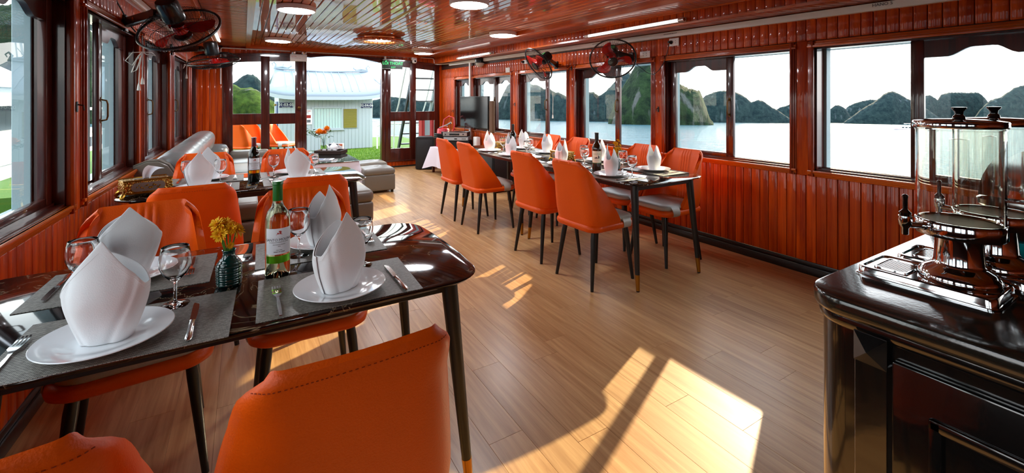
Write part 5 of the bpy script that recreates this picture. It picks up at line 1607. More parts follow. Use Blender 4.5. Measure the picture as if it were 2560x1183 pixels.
heads = [((-.030, -.002, .194), (-.6, -.6, .6), .026), ((-.010, .004, .190), (0, -.3, 1), .028), ((-.022, -.012, .165), (-.35, -.8, .35), .027), ((.020, -.004, .170), (.75, -.45, .35), .027), ((.004, -.010, .178), (.2, -.9, .5), .022), ((.004, -.016, .128), (.2, -.95, .1), .012)]
for k, (c, ax, R) in enumerate(heads):
    flower(t, c, ax, R, 20 + k)
    s_ = MB(); s_.tube([(c[0] * .2, c[1] * .3, .09), (c[0] * .6, c[1] * .6, .135), c], .0022, 6); s_.build('stem', 'stem_green', t)
t = thing('flower_vase', 'small vase of yellow flowers behind a napkin on the near bay table', 'vase', (2.705, 2.760, TZ))
b = MB(); b.lathe([(r_ * 1.0, z * 1.12) for r_, z in prof], 24); b.build('vase', 'vase_green', t)
for k, (c, ax, R) in enumerate([((-.012, -.006, .215), (-.4, -.6, .6), .026), ((.022, .0, .235), (.4, -.3, .8), .024), ((.0, -.012, .165), (-.1, -.9, .4), .030), ((.038, -.004, .200), (.7, -.4, .4), .016), ((-.022, -.010, .160), (-.6, -.7, .2), .024), ((.026, -.012, .168), (.5, -.8, .2), .024)]):
    flower(t, c, ax, R, 40 + k)
    s_ = MB(); s_.tube([(c[0] * .2, c[1] * .3, .09), (c[0] * .6, c[1] * .6, .135), c], .0022, 6); s_.build('stem', 'stem_green', t)
for k in range(7):
    a = k * .9
    l_ = MB(); l_.loft([[(.006 * w * math.cos(a + 1.57), .006 * w * math.sin(a + 1.57), z), (0, 0, z + .002), (-.006 * w * math.cos(a + 1.57), -.006 * w * math.sin(a + 1.57), z)] for w, z in ((.2, 0), (1, .012), (.8, .022), (.05, .034))], False)
    l_.build('leaf', 'leaf_green', t, (.022 * math.cos(a), .018 * math.sin(a), .165), (.5 * math.sin(a), .5 * math.cos(a), 0), smooth=180)
# ------------------------------------------------------------------ gold tissue boxes
m = mat('gilt', (172, 132, 66), 0.30, 1.0)
nt = m.node_tree; N, L = nt.nodes, nt.links
tc = N.new('ShaderNodeTexCoord'); vo = N.new('ShaderNodeTexVoronoi'); vo.inputs['Scale'].default_value = 95; vo.feature = 'SMOOTH_F1'
L.new(tc.outputs['Object'], vo.inputs['Vector'])
bp = N.new('ShaderNodeBump'); bp.inputs['Strength'].default_value = 1.0; bp.inputs['Distance'].default_value = .01; bp.invert = True
L.new(vo.outputs['Distance'], bp.inputs['Height']); L.new(bp.outputs[0], N['Principled BSDF'].inputs['Normal'])
mat('taupe', (120, 108, 100), 0.5)
mat('tissue', (240, 242, 246), 0.8)
def tissue_box(loc, rz, label, sc=1.0, tissue=True):
    t = thing('tissue_box', label, 'tissue box', loc, rz, 'gold tissue boxes'); t.scale = (sc, sc, sc)
    b = MB(); b.box((-.118, -.068, .022), (.118, .068, .100), .006, 2); b.build('body', 'gilt', t)
    rr = random.Random(4)
    for s in (-1, 1):
        p = MB(); out = rrect(.082, .026, .024, 6)
        p.loft([[(x * k, s * yy, .060 + y * k) for x, y in out] for yy, k in ((.0675, 1), (.0705, 1), (.0708, .93))], True, True, True); pp = p.build('panel', 'taupe', t)
        o = MB()
        for k in range(12):
            x = -.055 + .11 * k / 11; z = .060 + .010 * math.sin(k * 1.7)
            bmesh.ops.create_icosphere(o.bm, subdivisions=1, radius=rr.uniform(.004, .008), matrix=Matrix.Translation((x, s * .072, z)))
        o.build('ornament', 'gold', pp)
    q = MB(); q.box((-.060, -.014, .0985), (.060, .014, .103), .003, 2); q.build('slot', 'taupe', t)
    for sx in (-1, 1):
        for sy in (-1, 1):
            f = MB(); f.tube([(sx * .108, sy * .058, .03), (sx * .122, sy * .070, .016), (sx * .128, sy * .074, .004), (sx * .120, sy * .068, 0)], [.010, .012, .010, .007], 8)
            for k in range(4): bmesh.ops.create_icosphere(f.bm, subdivisions=1, radius=.007, matrix=Matrix.Translation((sx * (.119 - .002 * k), sy * .068, .03 + k * .020)))
            f.build('foot', 'gold', t)
    for s in (-1, 1):
        f = MB(); f.tube([(-.120, s * .069, .1), (.120, s * .069, .1)], .005, 8); f.tube([(-.120, s * .069, .024), (.120, s * .069, .024)], .006, 8); f.build('edge_bead', 'gold', t)
    if tissue:
        b = MB(); rows = []
        for i in range(9):
            u = i / 8
            z = .095 + .085 * math.sin(u * 1.35)
            yo = -.01 + .02 * u
            row = []
            for k in range(7):
                v = k / 6 - .5
                w = .030 + .040 * u
                row.append((v * 2 * w * .55 + .055 * u * u, yo + .012 * math.cos(v * 5) * (1 - u * .3) - .03 * u * v, z - .02 * u * u * (v + .5) * 1.2))
            rows.append(row)
        b.loft(rows, False); b.build('tissue', 'tissue', t, smooth=180)
    return t
tissue_box((-.520, 3.525, TZ + .0005), .35, 'ornate gold tissue box with a tissue pulled up, middle table by the wall')
tissue_box((2.620, 3.400, TZ + .0005), PI / 2 - .05, 'ornate gold tissue box at the far end of the near bay table', .92, False)
tissue_box((2.62, 4.66, TZ + .0005), PI / 2, 'gold tissue box at the bow end of the far bay table', .8, False)
# ------------------------------------------------------------------ sofa
def pillow_box(a, c, r, m, name, par, seg=4, puff=0.0):
    b = MB(); b.box(a, c, r, seg)
    if puff:
        A, B_ = Vector(a), Vector(c)
        ce = (A + B_) / 2; h = (B_ - A) / 2
        bmesh.ops.subdivide_edges(b.bm, edges=[e for e in b.bm.edges if e.calc_length() > .12], cuts=3, use_grid_fill=True)
        for v in b.bm.verts:
            u, w = (v.co.x - ce.x) / h.x, (v.co.y - ce.y) / h.y
            if v.co.z > ce.z: v.co.z += puff * (1 - min(1, u * u)) * (1 - min(1, w * w))
    return b.build(name, m, par, smooth=60)
t = thing('corner_sofa', 'grey leather corner sofa with a rolled headrest along the windows', 'sofa', (-.3, 6.4, 0))
def loc(p): return (p[0] + .3, p[1] - 6.4, p[2])
pillow_box(loc((-.66, 4.62, .06)), loc((.12, 8.60, .24)), .03, 'dark_grey_leather', 'base', t, 2)
for k, (y0, y1) in enumerate(((4.64, 5.62), (5.63, 6.62), (6.63, 7.62))):
    pillow_box(loc((-.50, y0, .24)), loc((.14, y1, .41)), .05, 'dark_grey_leather', 'seat_cushion', t, 4, .02)
# back pad under the roll
pillow_box(loc((-.70, 4.62, .30)), loc((-.42, 8.45, .78)), .06, 'dark_grey_leather', 'back_pad', t, 3)
# rolled headrest: leather tube with transverse seams
b = MB(); rings = []
ys = [4.56 + (7.78 - 4.56) * k / 64 for k in range(65)]
for i, y in enumerate(ys):
    f = i / 64
    seam = 1 - .045 * math.exp(-((f * 7) % 1 - .5) ** 2 / .006) if 0.02 < f < .98 else 1
    end = min(1, math.sqrt(max(0, 1 - (max(0, .035 - f) / .035) ** 2)), math.sqrt(max(0, 1 - (max(0, f - .965) / .035) ** 2)) + .02)
    rx, rz_ = .150 * seam * (.55 + .45 * end), .165 * seam * (.55 + .45 * end)
    cx, cz = -.520 + .012 * f, .735
    ring = []
    for k in range(28):
        a = 2 * PI * k / 28
        sx = math.copysign(abs(math.cos(a)) ** .85, math.cos(a)); sz = math.copysign(abs(math.sin(a)) ** .85, math.sin(a))
        ring.append(loc((cx + rx * sx + .03 * sz, y, cz + rz_ * sz)))
    rings.append(ring)
b.loft(rings, True, True, True); b.build('headrest_roll', 'sofa_leather', t, smooth=60)
# near arm panel with rounded top and piping
out = [(.0, 0), (.26, 0), (.285, .30), (.285, .60), (.265, .72), (.22, .80), (.16, .835), (.08, .835), (.0, .80)]
b = MB(); b.loft([[loc((-.735 + x * (1 if e == 0 else .97), y, .02 + z * (1 if e == 0 else .985))) for x, z in out] for y, e in ((4.455, 1), (4.475, 0), (4.60, 0), (4.615, 1))], True, True, True)
b.build('arm', 'dark_grey_leather', t, smooth=50)
b = MB(); b.tube([loc((-.735 + x, 4.470, .02 + z)) for x, z in out[1:]], .006, 6); b.build('piping', 'dark_grey_leather', t)
# corner roll and the low part in front of the left bow door
b = MB(); rings = []
for k in range(13):
    f = k / 12; e = math.sqrt(max(0, 1 - (2 * f - 1) ** 4)) * .6 + .4
    rings.append([loc((-.46 + .26 * f, 8.20, .50 + 0 * e) if False else (-.58 + .38 * f, 8.22 + .17 * e * math.cos(a), .52 + .14 * e * math.sin(a))) for a in [2 * PI * j / 20 for j in range(20)]])
b.loft(rings, True, True, True); b.build('corner_roll', 'sofa_leather', t, smooth=60)
pillow_box(loc((-.20, 8.22, .20)), loc((.37, 8.52, .525)), .06, 'dark_grey_leather', 'back_pad', t, 4)
pillow_box(loc((-.30, 7.62, .10)), loc((.36, 8.30, .30)), .05, 'dark_grey_leather', 'base', t, 3)
pillow_box(loc((-.30, 7.56, .28)), loc((.36, 8.26, .415)), .055, 'sofa_leather', 'seat_cushion', t, 4, .02)
for x, y in ((-.6, 4.7), (.05, 4.7), (.05, 8.5), (-.6, 8.4)):
    f = MB(); f.tube([loc((x, y, 0)), loc((x, y, .07))], .022, 10); f.build('foot', 'black_plastic', t)
t = thing('leather_bench', 'long grey leather bench behind the middle table, end facing the aisle', 'bench', (.68, 4.93, 0))
pillow_box((-.46, -.31, .035), (.44, .31, .10), .015, 'dark_grey_leather', 'plinth', t, 2)
pillow_box((-.48, -.32, .095), (.46, .32, .30), .03, 'dark_grey_leather', 'body', t, 3)
pillow_box((-.485, -.325, .285), (.465, .325, .42), .055, 'dark_grey_leather', 'cushion', t, 4, .015)
for x, y in ((-.42, -.27), (.40, -.27), (-.42, .27), (.40, .27)):
    f = MB(); f.tube([(x, y, 0), (x, y, .045)], .022, 10); f.build('foot', 'black_plastic', t)
def ottoman(loc, label):
    t = thing('ottoman', label, 'ottoman', loc, 0, 'grey leather ottomans')
    pillow_box((-.218, -.218, .035), (.218, .218, .265), .02, 'dark_grey_leather', 'body', t, 3)
    b = MB(); b.box((-.222, -.222, .255), (.222, .222, .352), .04, 4)
    bmesh.ops.subdivide_edges(b.bm, edges=[e for e in b.bm.edges if e.calc_length() > .12], cuts=7, use_grid_fill=True)
    for v in b.bm.verts:
        if v.co.z > .33:
            d = math.hypot(v.co.x, v.co.y)
            v.co.z += .016 * (1 - min(1, (d / .22) ** 2)) - .024 * math.exp(-(d / .035) ** 2)
    b.build('lid', 'dark_grey_leather', t, smooth=60)
    b = MB(); b.lathe([(.001, .006), (.010, .003), (.012, 0)], 12, Matrix.Translation((0, 0, .340))); b.build('button', 'dark_grey_leather', t)
    for x in (-.18, .18):
        for y in (-.18, .18):
            f = MB(); f.tube([(x, y, 0), (x, y, .04)], .02, 10); f.build('foot', 'black_plastic', t)
ottoman((1.672, 6.62, 0), 'grey leather cube ottoman nearer the camera, buttoned lid')
ottoman((1.740, 7.28, 0), 'grey leather cube ottoman behind the other, by the open bow doors')
# ------------------------------------------------------------------ draped tables
mat('table_cloth', (226, 220, 232), 0.8, bump=(300, 0.08, 2), sheen=.2)
def draped(hw, hl, z, drop, seed, corner=.10, ripple=.012):
    r = random.Random(seed)
    out = rrect(hw, hl, .012, 2)
    dense = []
    for i, p in enumerate(out):
        q = out[(i + 1) % len(out)]
        d = math.hypot(q[0] - p[0], q[1] - p[1]); n = max(1, int(d / .022))
        for k in range(n): dense.append((p[0] + (q[0] - p[0]) * k / n, p[1] + (q[1] - p[1]) * k / n))
    rings = [[(x * .2, y * .2, z + .002) for x, y in dense], [(x * .96, y * .96, z + .002) for x, y in dense], [(x, y, z + .001) for x, y in dense]]
    ph = r.uniform(0, 6)
    for j in range(1, 8):
        f = j / 7
        ring = []
        for i, (x, y) in enumerate(dense):
            cx = min(1, max(0, 1 - (hw - abs(x)) / .16)); cy_ = min(1, max(0, 1 - (hl - abs(y)) / .16))
            c = cx * cy_
            nx, ny = (math.copysign(1, x) if abs(x) > hw - .014 else 0), (math.copysign(1, y) if abs(y) > hl - .014 else 0)
            s = (x if ny else y) * 22 + ph
            w = ripple * math.sin(s) * f + .006 * f
            fl = corner * c * f * .75
            ring.append((x + nx * w + math.copysign(fl, x) * (1 if cx > 0 else 0), y + ny * w + math.copysign(fl, y) * (1 if cy_ > 0 else 0), z - drop * f * (1 + .22 * c)))
        rings.append(ring)
    b = MB(); b.loft(rings, True, True, False)
    return b.mesh('tablecloth', 'table_cloth', 50)
t = thing('coffee_table', 'low coffee table under a white cloth and a glass plate', 'coffee table', (1.115, 7.43, 0))
for x in (-.27, .27):
    for y in (-.74, .74):
        l = MB(); l.box((x - .025, y - .025, 0), (x + .025, y + .025, .42), .004); l.build('leg', 'dark_wood', t)
l = MB(); l.box((-.30, -.79, .42), (.30, .79, .452), .006); l.build('tabletop', 'dark_wood', t)
thin_glass('plate_glass', (.80, .93, .90), 1.3)
glass('table_glass', (206, 232, 226), 0, 1.45)
g_ = MB(); g_.box((-.325, -.825, .4565), (.325, .825, .4650), .002); g_.build('glass_plate', 'table_glass', t)
tag(place(draped(.312, .802, .4535, .30, 3), 'tablecloth', None, (1.115, 7.43, 0)), 'white cloth hanging from the glass-topped coffee table', 'tablecloth')
CZ = .4655
t = thing('tea_tray', 'dark wooden tea tray on the coffee table', 'tray', (1.215, 7.70, CZ), rad(-31))
mat('tray_wood', (46, 28, 20), .45)
b = MB(); b.box((-.20, -.13, 0), (.20, .13, .012), .003)
for a, c in (((-.215, -.145, 0), (.215, -.128, .062)), ((-.215, .128, 0), (.215, .145, .062)), ((-.215, -.128, 0), (-.198, .128, .062)), ((.198, -.128, 0), (.215, .128, .062))): b.box(a, c, .004)
b.build('tray', 'tray_wood', t)
for k in range(9):
    s_ = MB(); s_.box((-.195, -.115 + k * .027, .026), (.195, -.099 + k * .027, .034), .002); s_.build('slat', 'tray_wood', t)
t2 = thing('teapot', 'white porcelain teapot on the tea tray', 'teapot', (1.262, 7.735, CZ + .0345), rad(150))
b = MB(); b.lathe([(.001, 0), (.040, 0), (.052, .012), (.066, .045), (.066, .070), (.052, .096), (.034, .108), (.032, .108), (.001, .108)], 30); b.build('body', 'porcelain', t2)
b = MB(); b.lathe([(.036, .106), (.034, .113), (.016, .120), (.007, .124), (.006, .130), (.011, .138), (.009, .146), (.001, .148)], 24); b.build('lid', 'porcelain', t2)
b = MB(); b.tube([(.055, 0, .045), (.085, 0, .060), (.100, 0, .085), (.122, 0, .108)], [.018, .013, .010, .008], 12); b.build('spout', 'porcelain', t2)
b = MB(); b.tube([(-.060, 0, .085), (-.095, 0, .095), (-.108, 0, .070), (-.095, 0, .042), (-.062, 0, .032)], .0065, 10); b.build('handle', 'porcelain', t2)
for k, (dx, lab) in enumerate(((-.085, 'leftmost small white teacup on the tea tray'), (-.002, 'middle small white teacup on the tea tray'), (.085, 'rightmost small white teacup on the tea tray'))):
    c_, s_ = math.cos(rad(-31)), math.sin(rad(-31))
    u, v = dx, -.062
    b = MB(); b.lathe([(.001, .002), (.016, 0), (.018, .004), (.028, .022), (.031, .042), (.029, .042), (.026, .022), (.001, .008)], 22)
    tag(b.build('teacup', 'porcelain', None, (1.215 + c_ * u - s_ * v, 7.70 + s_ * u + c_ * v, CZ + .0345)), lab, 'cup', 'teacups on the tray')
# glass vase with orange chrysanthemums
glass('clear_glass', (244, 250, 250), 0, 1.45)
t = thing('flower_vase', 'clear glass vase of orange chrysanthemums on the coffee table', 'vase', (1.150, 8.02, CZ))
b = MB(); b.lathe([(.001, .012), (.050, .012), (.052, .05), (.044, .14), (.048, .215), (.052, .235), (.0545, .235), (.050, .212), (.047, .14), (.056, .05), (.058, .006), (.054, 0), (.001, 0)], 32); b.build('vase', 'clear_glass', t)
mat('petal_orange', (248, 150, 12), 0.6)
def mum(par, c, R, seed):
    r = random.Random(seed); b = MB()
    for ring in range(9):
        el = rad(-25 + ring * 14); n = int(20 * max(.25, math.cos(el)))
        for k in range(n):
            a = 2 * PI * (k + r.random() * .6) / n
            M = Matrix.Rotation(a, 4, 'Z') @ Matrix.Rotation(el + r.uniform(-.12, .12), 4, 'X') @ Matrix.Scale(R * r.uniform(.85, 1.05), 4)
            b.loft([[M @ Vector(p) for p in ((-w, y, z), (0, y, z - .04), (w, y, z))] for y, w, z in ((.25, .05, 0), (.6, .11, .05), (.9, .09, .16), (1.0, .02, .24))], False)
    return b.build('flower_head', 'petal_orange', par, c, smooth=180)
for c, R, sd in (((-.07, -.03, .325), .072, 3), ((.045, -.02, .375), .064, 4), ((.01, .03, .315), .055, 5)):
    mum(t, c, R, sd)
    s_ = MB(); s_.tube([(c[0] * -.3, c[1], .03), (c[0] * .3, c[1] * .5, .2), c], .0035, 6); s_.build('stem', 'stem_green', t)
rl = random.Random(8)
lf = MB().loft([[(-.011 * w, y, z), (0, y, z + .003), (.011 * w, y, z)] for w, y, z in ((.15, 0, 0), (1, .02, .006), (.9, .04, .008), (.05, .062, .0))], False)
b = MB(); b.loft([[(-.011 * w, y, z), (0, y, z + .003), (.011 * w, y, z)] for w, y, z in ((.15, 0, 0), (1, .02, .006), (.9, .04, .008), (.05, .062, .0))], False)
LEAF = b.mesh('leaf', 'leaf_green', 180)
for k in range(34):
    u = rl.random()
    p = (-.07 - .17 * u + rl.uniform(-.03, .03), rl.uniform(-.05, .05), .275 + .06 * u + rl.uniform(-.055, .055))
    place(LEAF, 'leaf', t, p, (rl.uniform(-.8, .8), rl.uniform(-.6, .6), rl.uniform(0, 6.3)), (1, 1, 1))
for k in range(10):
    p = (.07 + rl.uniform(-.03, .04), rl.uniform(-.05, .05), .28 + rl.uniform(-.04, .06))
    place(LEAF, 'leaf', t, p, (rl.uniform(-.8, .8), rl.uniform(-.6, .6), rl.uniform(0, 6.3)))
b = MB()
for k in range(5): b.tube([(0, 0, .2), (-.08 - .02 * k, -.02 + .01 * k, .26 + .015 * k), (-.17 - .018 * k, -.04 + .02 * k, .28 + .02 * k)], .002, 5)
b.build('twig', 'leaf_green', t)
t = thing('carton', 'white and orange carton standing at the far end of the coffee table', 'box', (1.365, 8.10, CZ), rad(-31))
b = MB(); b.box((-.12, -.035, 0), (.12, .035, .125), .003); b.build('box', 'label_white', t)
mat('carton_orange', (232, 120, 70), .5)
for a, c, m_ in (((.055, -.0365, .085), (.115, -.035, .118), 'carton_orange'), ((-.06, -.0365, .088), (.045, -.035, .116), 'print_grey'), ((-.11, -.0365, .09), (-.075, -.035, .116), 'boat_blue')):
    b = MB(); b.box(a, c); b.build('print', m_, t, smooth=0)
t = thing('magazine', 'magazine lying at the near end of the coffee table', 'magazine', (.975, 6.93, CZ), rad(-20))
b = MB(); b.box((-.15, -.10, 0), (.15, .10, .012), .002); b.build('pages', 'label_white', t)
for k, (x, m_) in enumerate(((-.09, 'ink_red'), (-.01, 'boat_blue'), (.07, 'print_grey'))):
    b = MB(); b.box((x - .035, -.07, .012), (x + .035, .07, .0126)); b.build('print', m_, t, smooth=0)
# ------------------------------------------------------------------ AV corner
mat('speaker_black', (24, 25, 27), .55, bump=(300, .2, 2))
def loudspeaker(loc, rz, w0, w1, d, h, label):
    t = thing('loudspeaker', label, 'loudspeaker', loc, rz)
    b = MB(); b.prism([(-w0 / 2, -d / 2), (w0 / 2, -d / 2), (w1 / 2, d / 2), (-w1 / 2, d / 2)], 'z', .012, h)
    bmesh.ops.bevel(b.bm, geom=b.bm.edges[:], offset=.014, segments=2, affect='EDGES')
    b.build('cabinet', 'speaker_black', t)
    b = MB(); b.box((-w0 / 2 + .03, -d / 2 - .012, .05), (w0 / 2 - .03, -d / 2 + .004, h - .04), .010, 2); b.build('grille', 'speaker_black', t)
    for x in (-w1 / 2 + .03, w1 / 2 - .03):
        for y in (-d / 2 + .04, d / 2 - .03):
            f = MB(); f.tube([(x, y, 0), (x, y, .02)], .014, 8); f.build('foot', 'black_plastic', t)
    return t
loudspeaker((3.035, 8.28, 0), rad(-24), .36, .26, .32, .625, 'black floor loudspeaker in front of the right bow door')
loudspeaker((3.275, 5.78, 0), rad(-90), .46, .46, .44, .60, 'black box under the bow end of the far bay table')
t = thing('side_table', 'low table under a white cloth carrying the audio units', 'table', (3.225, 7.45, 0))
for x in (-.22, .22):
    for y in (-.33, .33):
        l = MB(); l.box((x - .022, y - .022, 0), (x + .022, y + .022, .44), .004); l.build('leg', 'dark_wood', t)
l = MB(); l.box((-.25, -.38, .44), (.25, .38, .468), .005); l.build('tabletop', 'dark_wood', t)
tag(place(draped(.262, .392, .4695, .34, 9, .16), 'tablecloth', None, (3.225, 7.45, 0)), 'white cloth hanging from the audio side table', 'tablecloth')
AZ = .4725
RZ = rad(-37)
mat('silver_face', (184, 190, 194), .3, .6)
def av_unit(z, w, d, h, m, label, cx=3.305, cy_=7.36, face=None, knobs=()):
    t = thing('audio_unit', label, 'audio unit', (cx, cy_, z), RZ, 'stacked audio units')
    b = MB(); b.box((-w / 2, -d / 2, .008), (w / 2, d / 2, h - .001), .004); b.build('case', m, t)
    if face:
        f = MB(); f.box((-w / 2 + .004, -d / 2 - .004, .014), (w / 2 - .004, -d / 2, h - .008), .002); f.build('front', face, t)
    for (x, r_, zz, mm) in knobs:
        k = MB(); k.lathe([(.001, .016), (r_ * .9, .016), (r_, .0)], 14, Matrix.Translation((x, -d / 2 - .003, zz)) @ Matrix.Rotation(PI / 2, 4, 'X')); k.build('knob', mm, t)
    f = MB()
    for x in (-w / 2 + .03, w / 2 - .03):
        for y in (-d / 2 + .03, d / 2 - .03): f.tube([(x, y, 0), (x, y, .009)], .010, 8)
    f.build('foot', 'black_plastic', t)
    return t
av_unit(AZ, .48, .34, .135, 'speaker_black', 'black amplifier at the bottom of the audio stack', face='black_plastic', knobs=((-.18, .014, .07, 'steel'), (-.12, .010, .07, 'steel'), (.1, .018, .07, 'black_metal')))
u2 = av_unit(AZ + .136, .44, .30, .075, 'silver_face', 'silver disc player in the middle of the audio stack', face='silver_face')
for x, w in ((.0, .05), (.12, .012), (.145, .012), (.17, .012)):
    b = MB(); b.box((x - w / 2, -.156, .030), (x + w / 2, -.1535, .050)); b.build('button', 'black_plastic', u2, smooth=0)
u3 = av_unit(AZ + .212, .44, .30, .085, 'black_metal', 'dark wireless receiver with two antennas on top of the audio stack', cx=3.29, face='steel', knobs=((-.17, .012, .045, 'black_metal'), (.15, .012, .045, 'black_metal')))
for x in (-.14, .12):
    b = MB(); b.tube([(x, .10, .08), (x + .015, .11, .34)], .004, 6); b.build('antenna', 'black_plastic', u3)
b = MB(); b.box((-.10, -.157, .028), (.08, -.1535, .060)); b.build('display', 'black_plastic', u3, smooth=0)
t = thing('vacuum_cleaner', 'red drum vacuum cleaner with coiled black hose on the side table', 'vacuum cleaner', (3.190, 7.755, AZ), rad(-30))
mat('vac_red', (206, 52, 66), .35, coat=.4)
b = MB(); b.lathe([(.001, 0), (.125, 0), (.135, .02), (.135, .165), (.128, .178), (.001, .180)], 30); b.build('drum', 'vac_red', t)
b = MB()
for k in range(3): b.tube([(.150 * math.cos(a) + .0, .150 * math.sin(a), .165 + .030 * k + .008 * math.sin(a * 2)) for a in [2 * PI * j / 30 for j in range(30)]], .019, 8, closed=True)
b.build('hose', 'black_plastic', t)
b = MB(); b.lathe([(.120, .180), (.122, .20), (.110, .315), (.098, .335), (.001, .338)], 30, cap0=True); b.build('motor_head', 'vac_red', t)
b = MB(); b.box((-.02, -.126, .24), (.07, -.10, .285), .006); b.build('switch_panel', 'black_plastic', t)
b = MB(); b.tube([(.10, .06, .02), (.165, .06, .20), (.20, .06, .40), (.185, .06, .53), (.10, .06, .56), (.01, .06, .50), (-.02, .06, .33)], .012, 10); b.build('handle', 'vac_red', t)
b = MB(); b.tube([(-.07, -.02, .345), (.06, -.03, .395), (.155, -.04, .445)], [.012, .014, .020], 12); b.tube([(.05, -.03, .39), (.085, -.035, .365)], .012, 8); b.build('wand', 'steel', t)
# television on the wall
t = thing('television', 'black flat television on a swing bracket across the far windows', 'television', (3.485, 7.04, 1.122), AR)
mat('screen', (8, 12, 14), .12, coat=.0, spec=.35)
b = MB(); b.box((-.022, -.525, -.282), (.022, .525, .282), .008, 2); b.build('case', 'black_plastic', t)
b = MB(); b.box((-.0235, -.513, -.262), (-.0215, .513, .272)); b.build('screen', 'screen', t, smooth=0)
text('logo', 'TV', .02, 'steel', t, (-.0232, 0, -.273), (PI / 2, 0, -PI / 2))
b = MB(); b.box((.022, -.12, -.12), (.05, .12, .12), .004); b.tube([(.05, 0, 0), (.14, .10, 0)], .02, 8); b.build('bracket', 'black_metal', t)
mat('bare_wood', (96, 62, 34), .6)
b = MB(); b.box((-.02, -.66, -.33), (.03, -.56, .20), .006); b.box((.0, -.58, -.20), (.02, -.50, -.15), .003); b.box((.0, -.58, .08), (.02, -.50, .13), .003); b.build('timber_post', 'bare_wood', t)
t = thing('junction_box', 'small pale box with dangling leads on the wall under the television', 'box', (3.50, 6.98, .60), AR)
b = MB(); b.box((-.04, -.06, -.09), (.04, .06, .09), .008, 2); b.build('box', 'white_plastic', t)
b = MB(); b.tube([(-.04, -.02, -.06), (-.07, -.03, -.10), (-.09, .02, -.11), (-.16, .10, -.12)], .006, 6); b.build('lead', 'black_plastic', t)
# ------------------------------------------------------------------ buffet counter
mat('ebony', (12, 11, 11), .16, coat=.9, coat_rough=.06, bump=(60, .03, 3))
mat('counter_top', (30, 27, 22), .13, coat=.6, coat_rough=.08, bump=(120, .03, 3))
CX0, CX1, CY1, CY0, CH = 1.165, 2.75, .565, -1.9, .88
t = thing('buffet_counter', 'glossy black buffet counter with a rounded end at the right', 'counter', (CX0, CY1, 0))
def outline(ins, r):
    x0, x1, y1, y0 = ins, CX1 - CX0, -ins, CY0 - CY1
    pts = [(x1, y0), (x1, y1)]
    for k in range(13):
        a = PI / 2 + (PI / 2) * k / 12
        pts.append((x0 + r + r * math.cos(a), y1 - r + r * math.sin(a)))
    pts.append((x0, y0))
    return pts
b = MB(); b.loft([[(x, y, z) for x, y in outline(i, r)] for z, i, r in ((.838, .010, .080), (.842, .004, .085), (.850, 0, .09), (.874, 0, .09), (.879, .003, .087), (.880, .007, .083))], True, True, True)
b.build('worktop', 'counter_top', t, smooth=40)
b = MB(); b.loft([[(x, y, z) for x, y in outline(i, r)] for z, i, r in ((0, .020, .07), (.838, .020, .07))], True, True, True)
b.build('carcass', 'ebony', t, smooth=40)
b = MB(); b.loft([[(x, y, z) for x, y in outline(i, r)] for z, i, r in ((0, .008, .08), (.07, .008, .08), (.085, .016, .072))], True, True, True); b.build('plinth', 'ebony', t, smooth=40)
b = MB(); b.loft([[(x, y, z) for x, y in outline(i, r)] for z, i, r in ((.812, .019, .071), (.818, .012, .078), (.830, .010, .08), (.838, .012, .078))], True, True, True); b.build('top_moulding', 'ebony', t, smooth=40)
# pilaster with pyramid block
y0, y1 = -.172, -.112
b = MB(); b.box((.006, y0, .085), (.024, y1, .765), .002); b.build('pilaster', 'ebony', t)
b = MB(); ym = (y0 + y1) / 2
b.loft([[(.008, y0, .757), (.008, y1, .757), (.008, y1, .822), (.008, y0, .822)], [(.003, y0, .757), (.003, y1, .757), (.003, y1, .822), (.003, y0, .822)], [(-.016, ym - .0005, .789), (-.016, ym + .0005, .789), (-.016, ym + .0005, .790), (-.016, ym - .0005, .790)]], True, True, True)
b.build('pyramid_block', 'ebony', t, smooth=0)
def door(ya, yb):
    b = MB(); b.box((.002, ya, .11), (.022, yb, .785), .004, 2); d = b.build('door', 'ebony', t)
    # raised frame moulding
    for (a, c) in (((-.008, ya + .060, .16), (.004, yb - .060, .182)), ((-.008, ya + .060, .683), (.004, yb - .060, .705)), ((-.008, ya + .060, .16), (.004, ya + .082, .705)), ((-.008, yb - .082, .16), (.004, yb - .060, .705))):
        m_ = MB(); m_.box(a, c, .005, 2); m_.build('moulding', 'ebony', d)
    return d
door(-.60, -.180); door(-1.03, -.612); door(-1.46, -1.042); door(-1.9, -1.472)
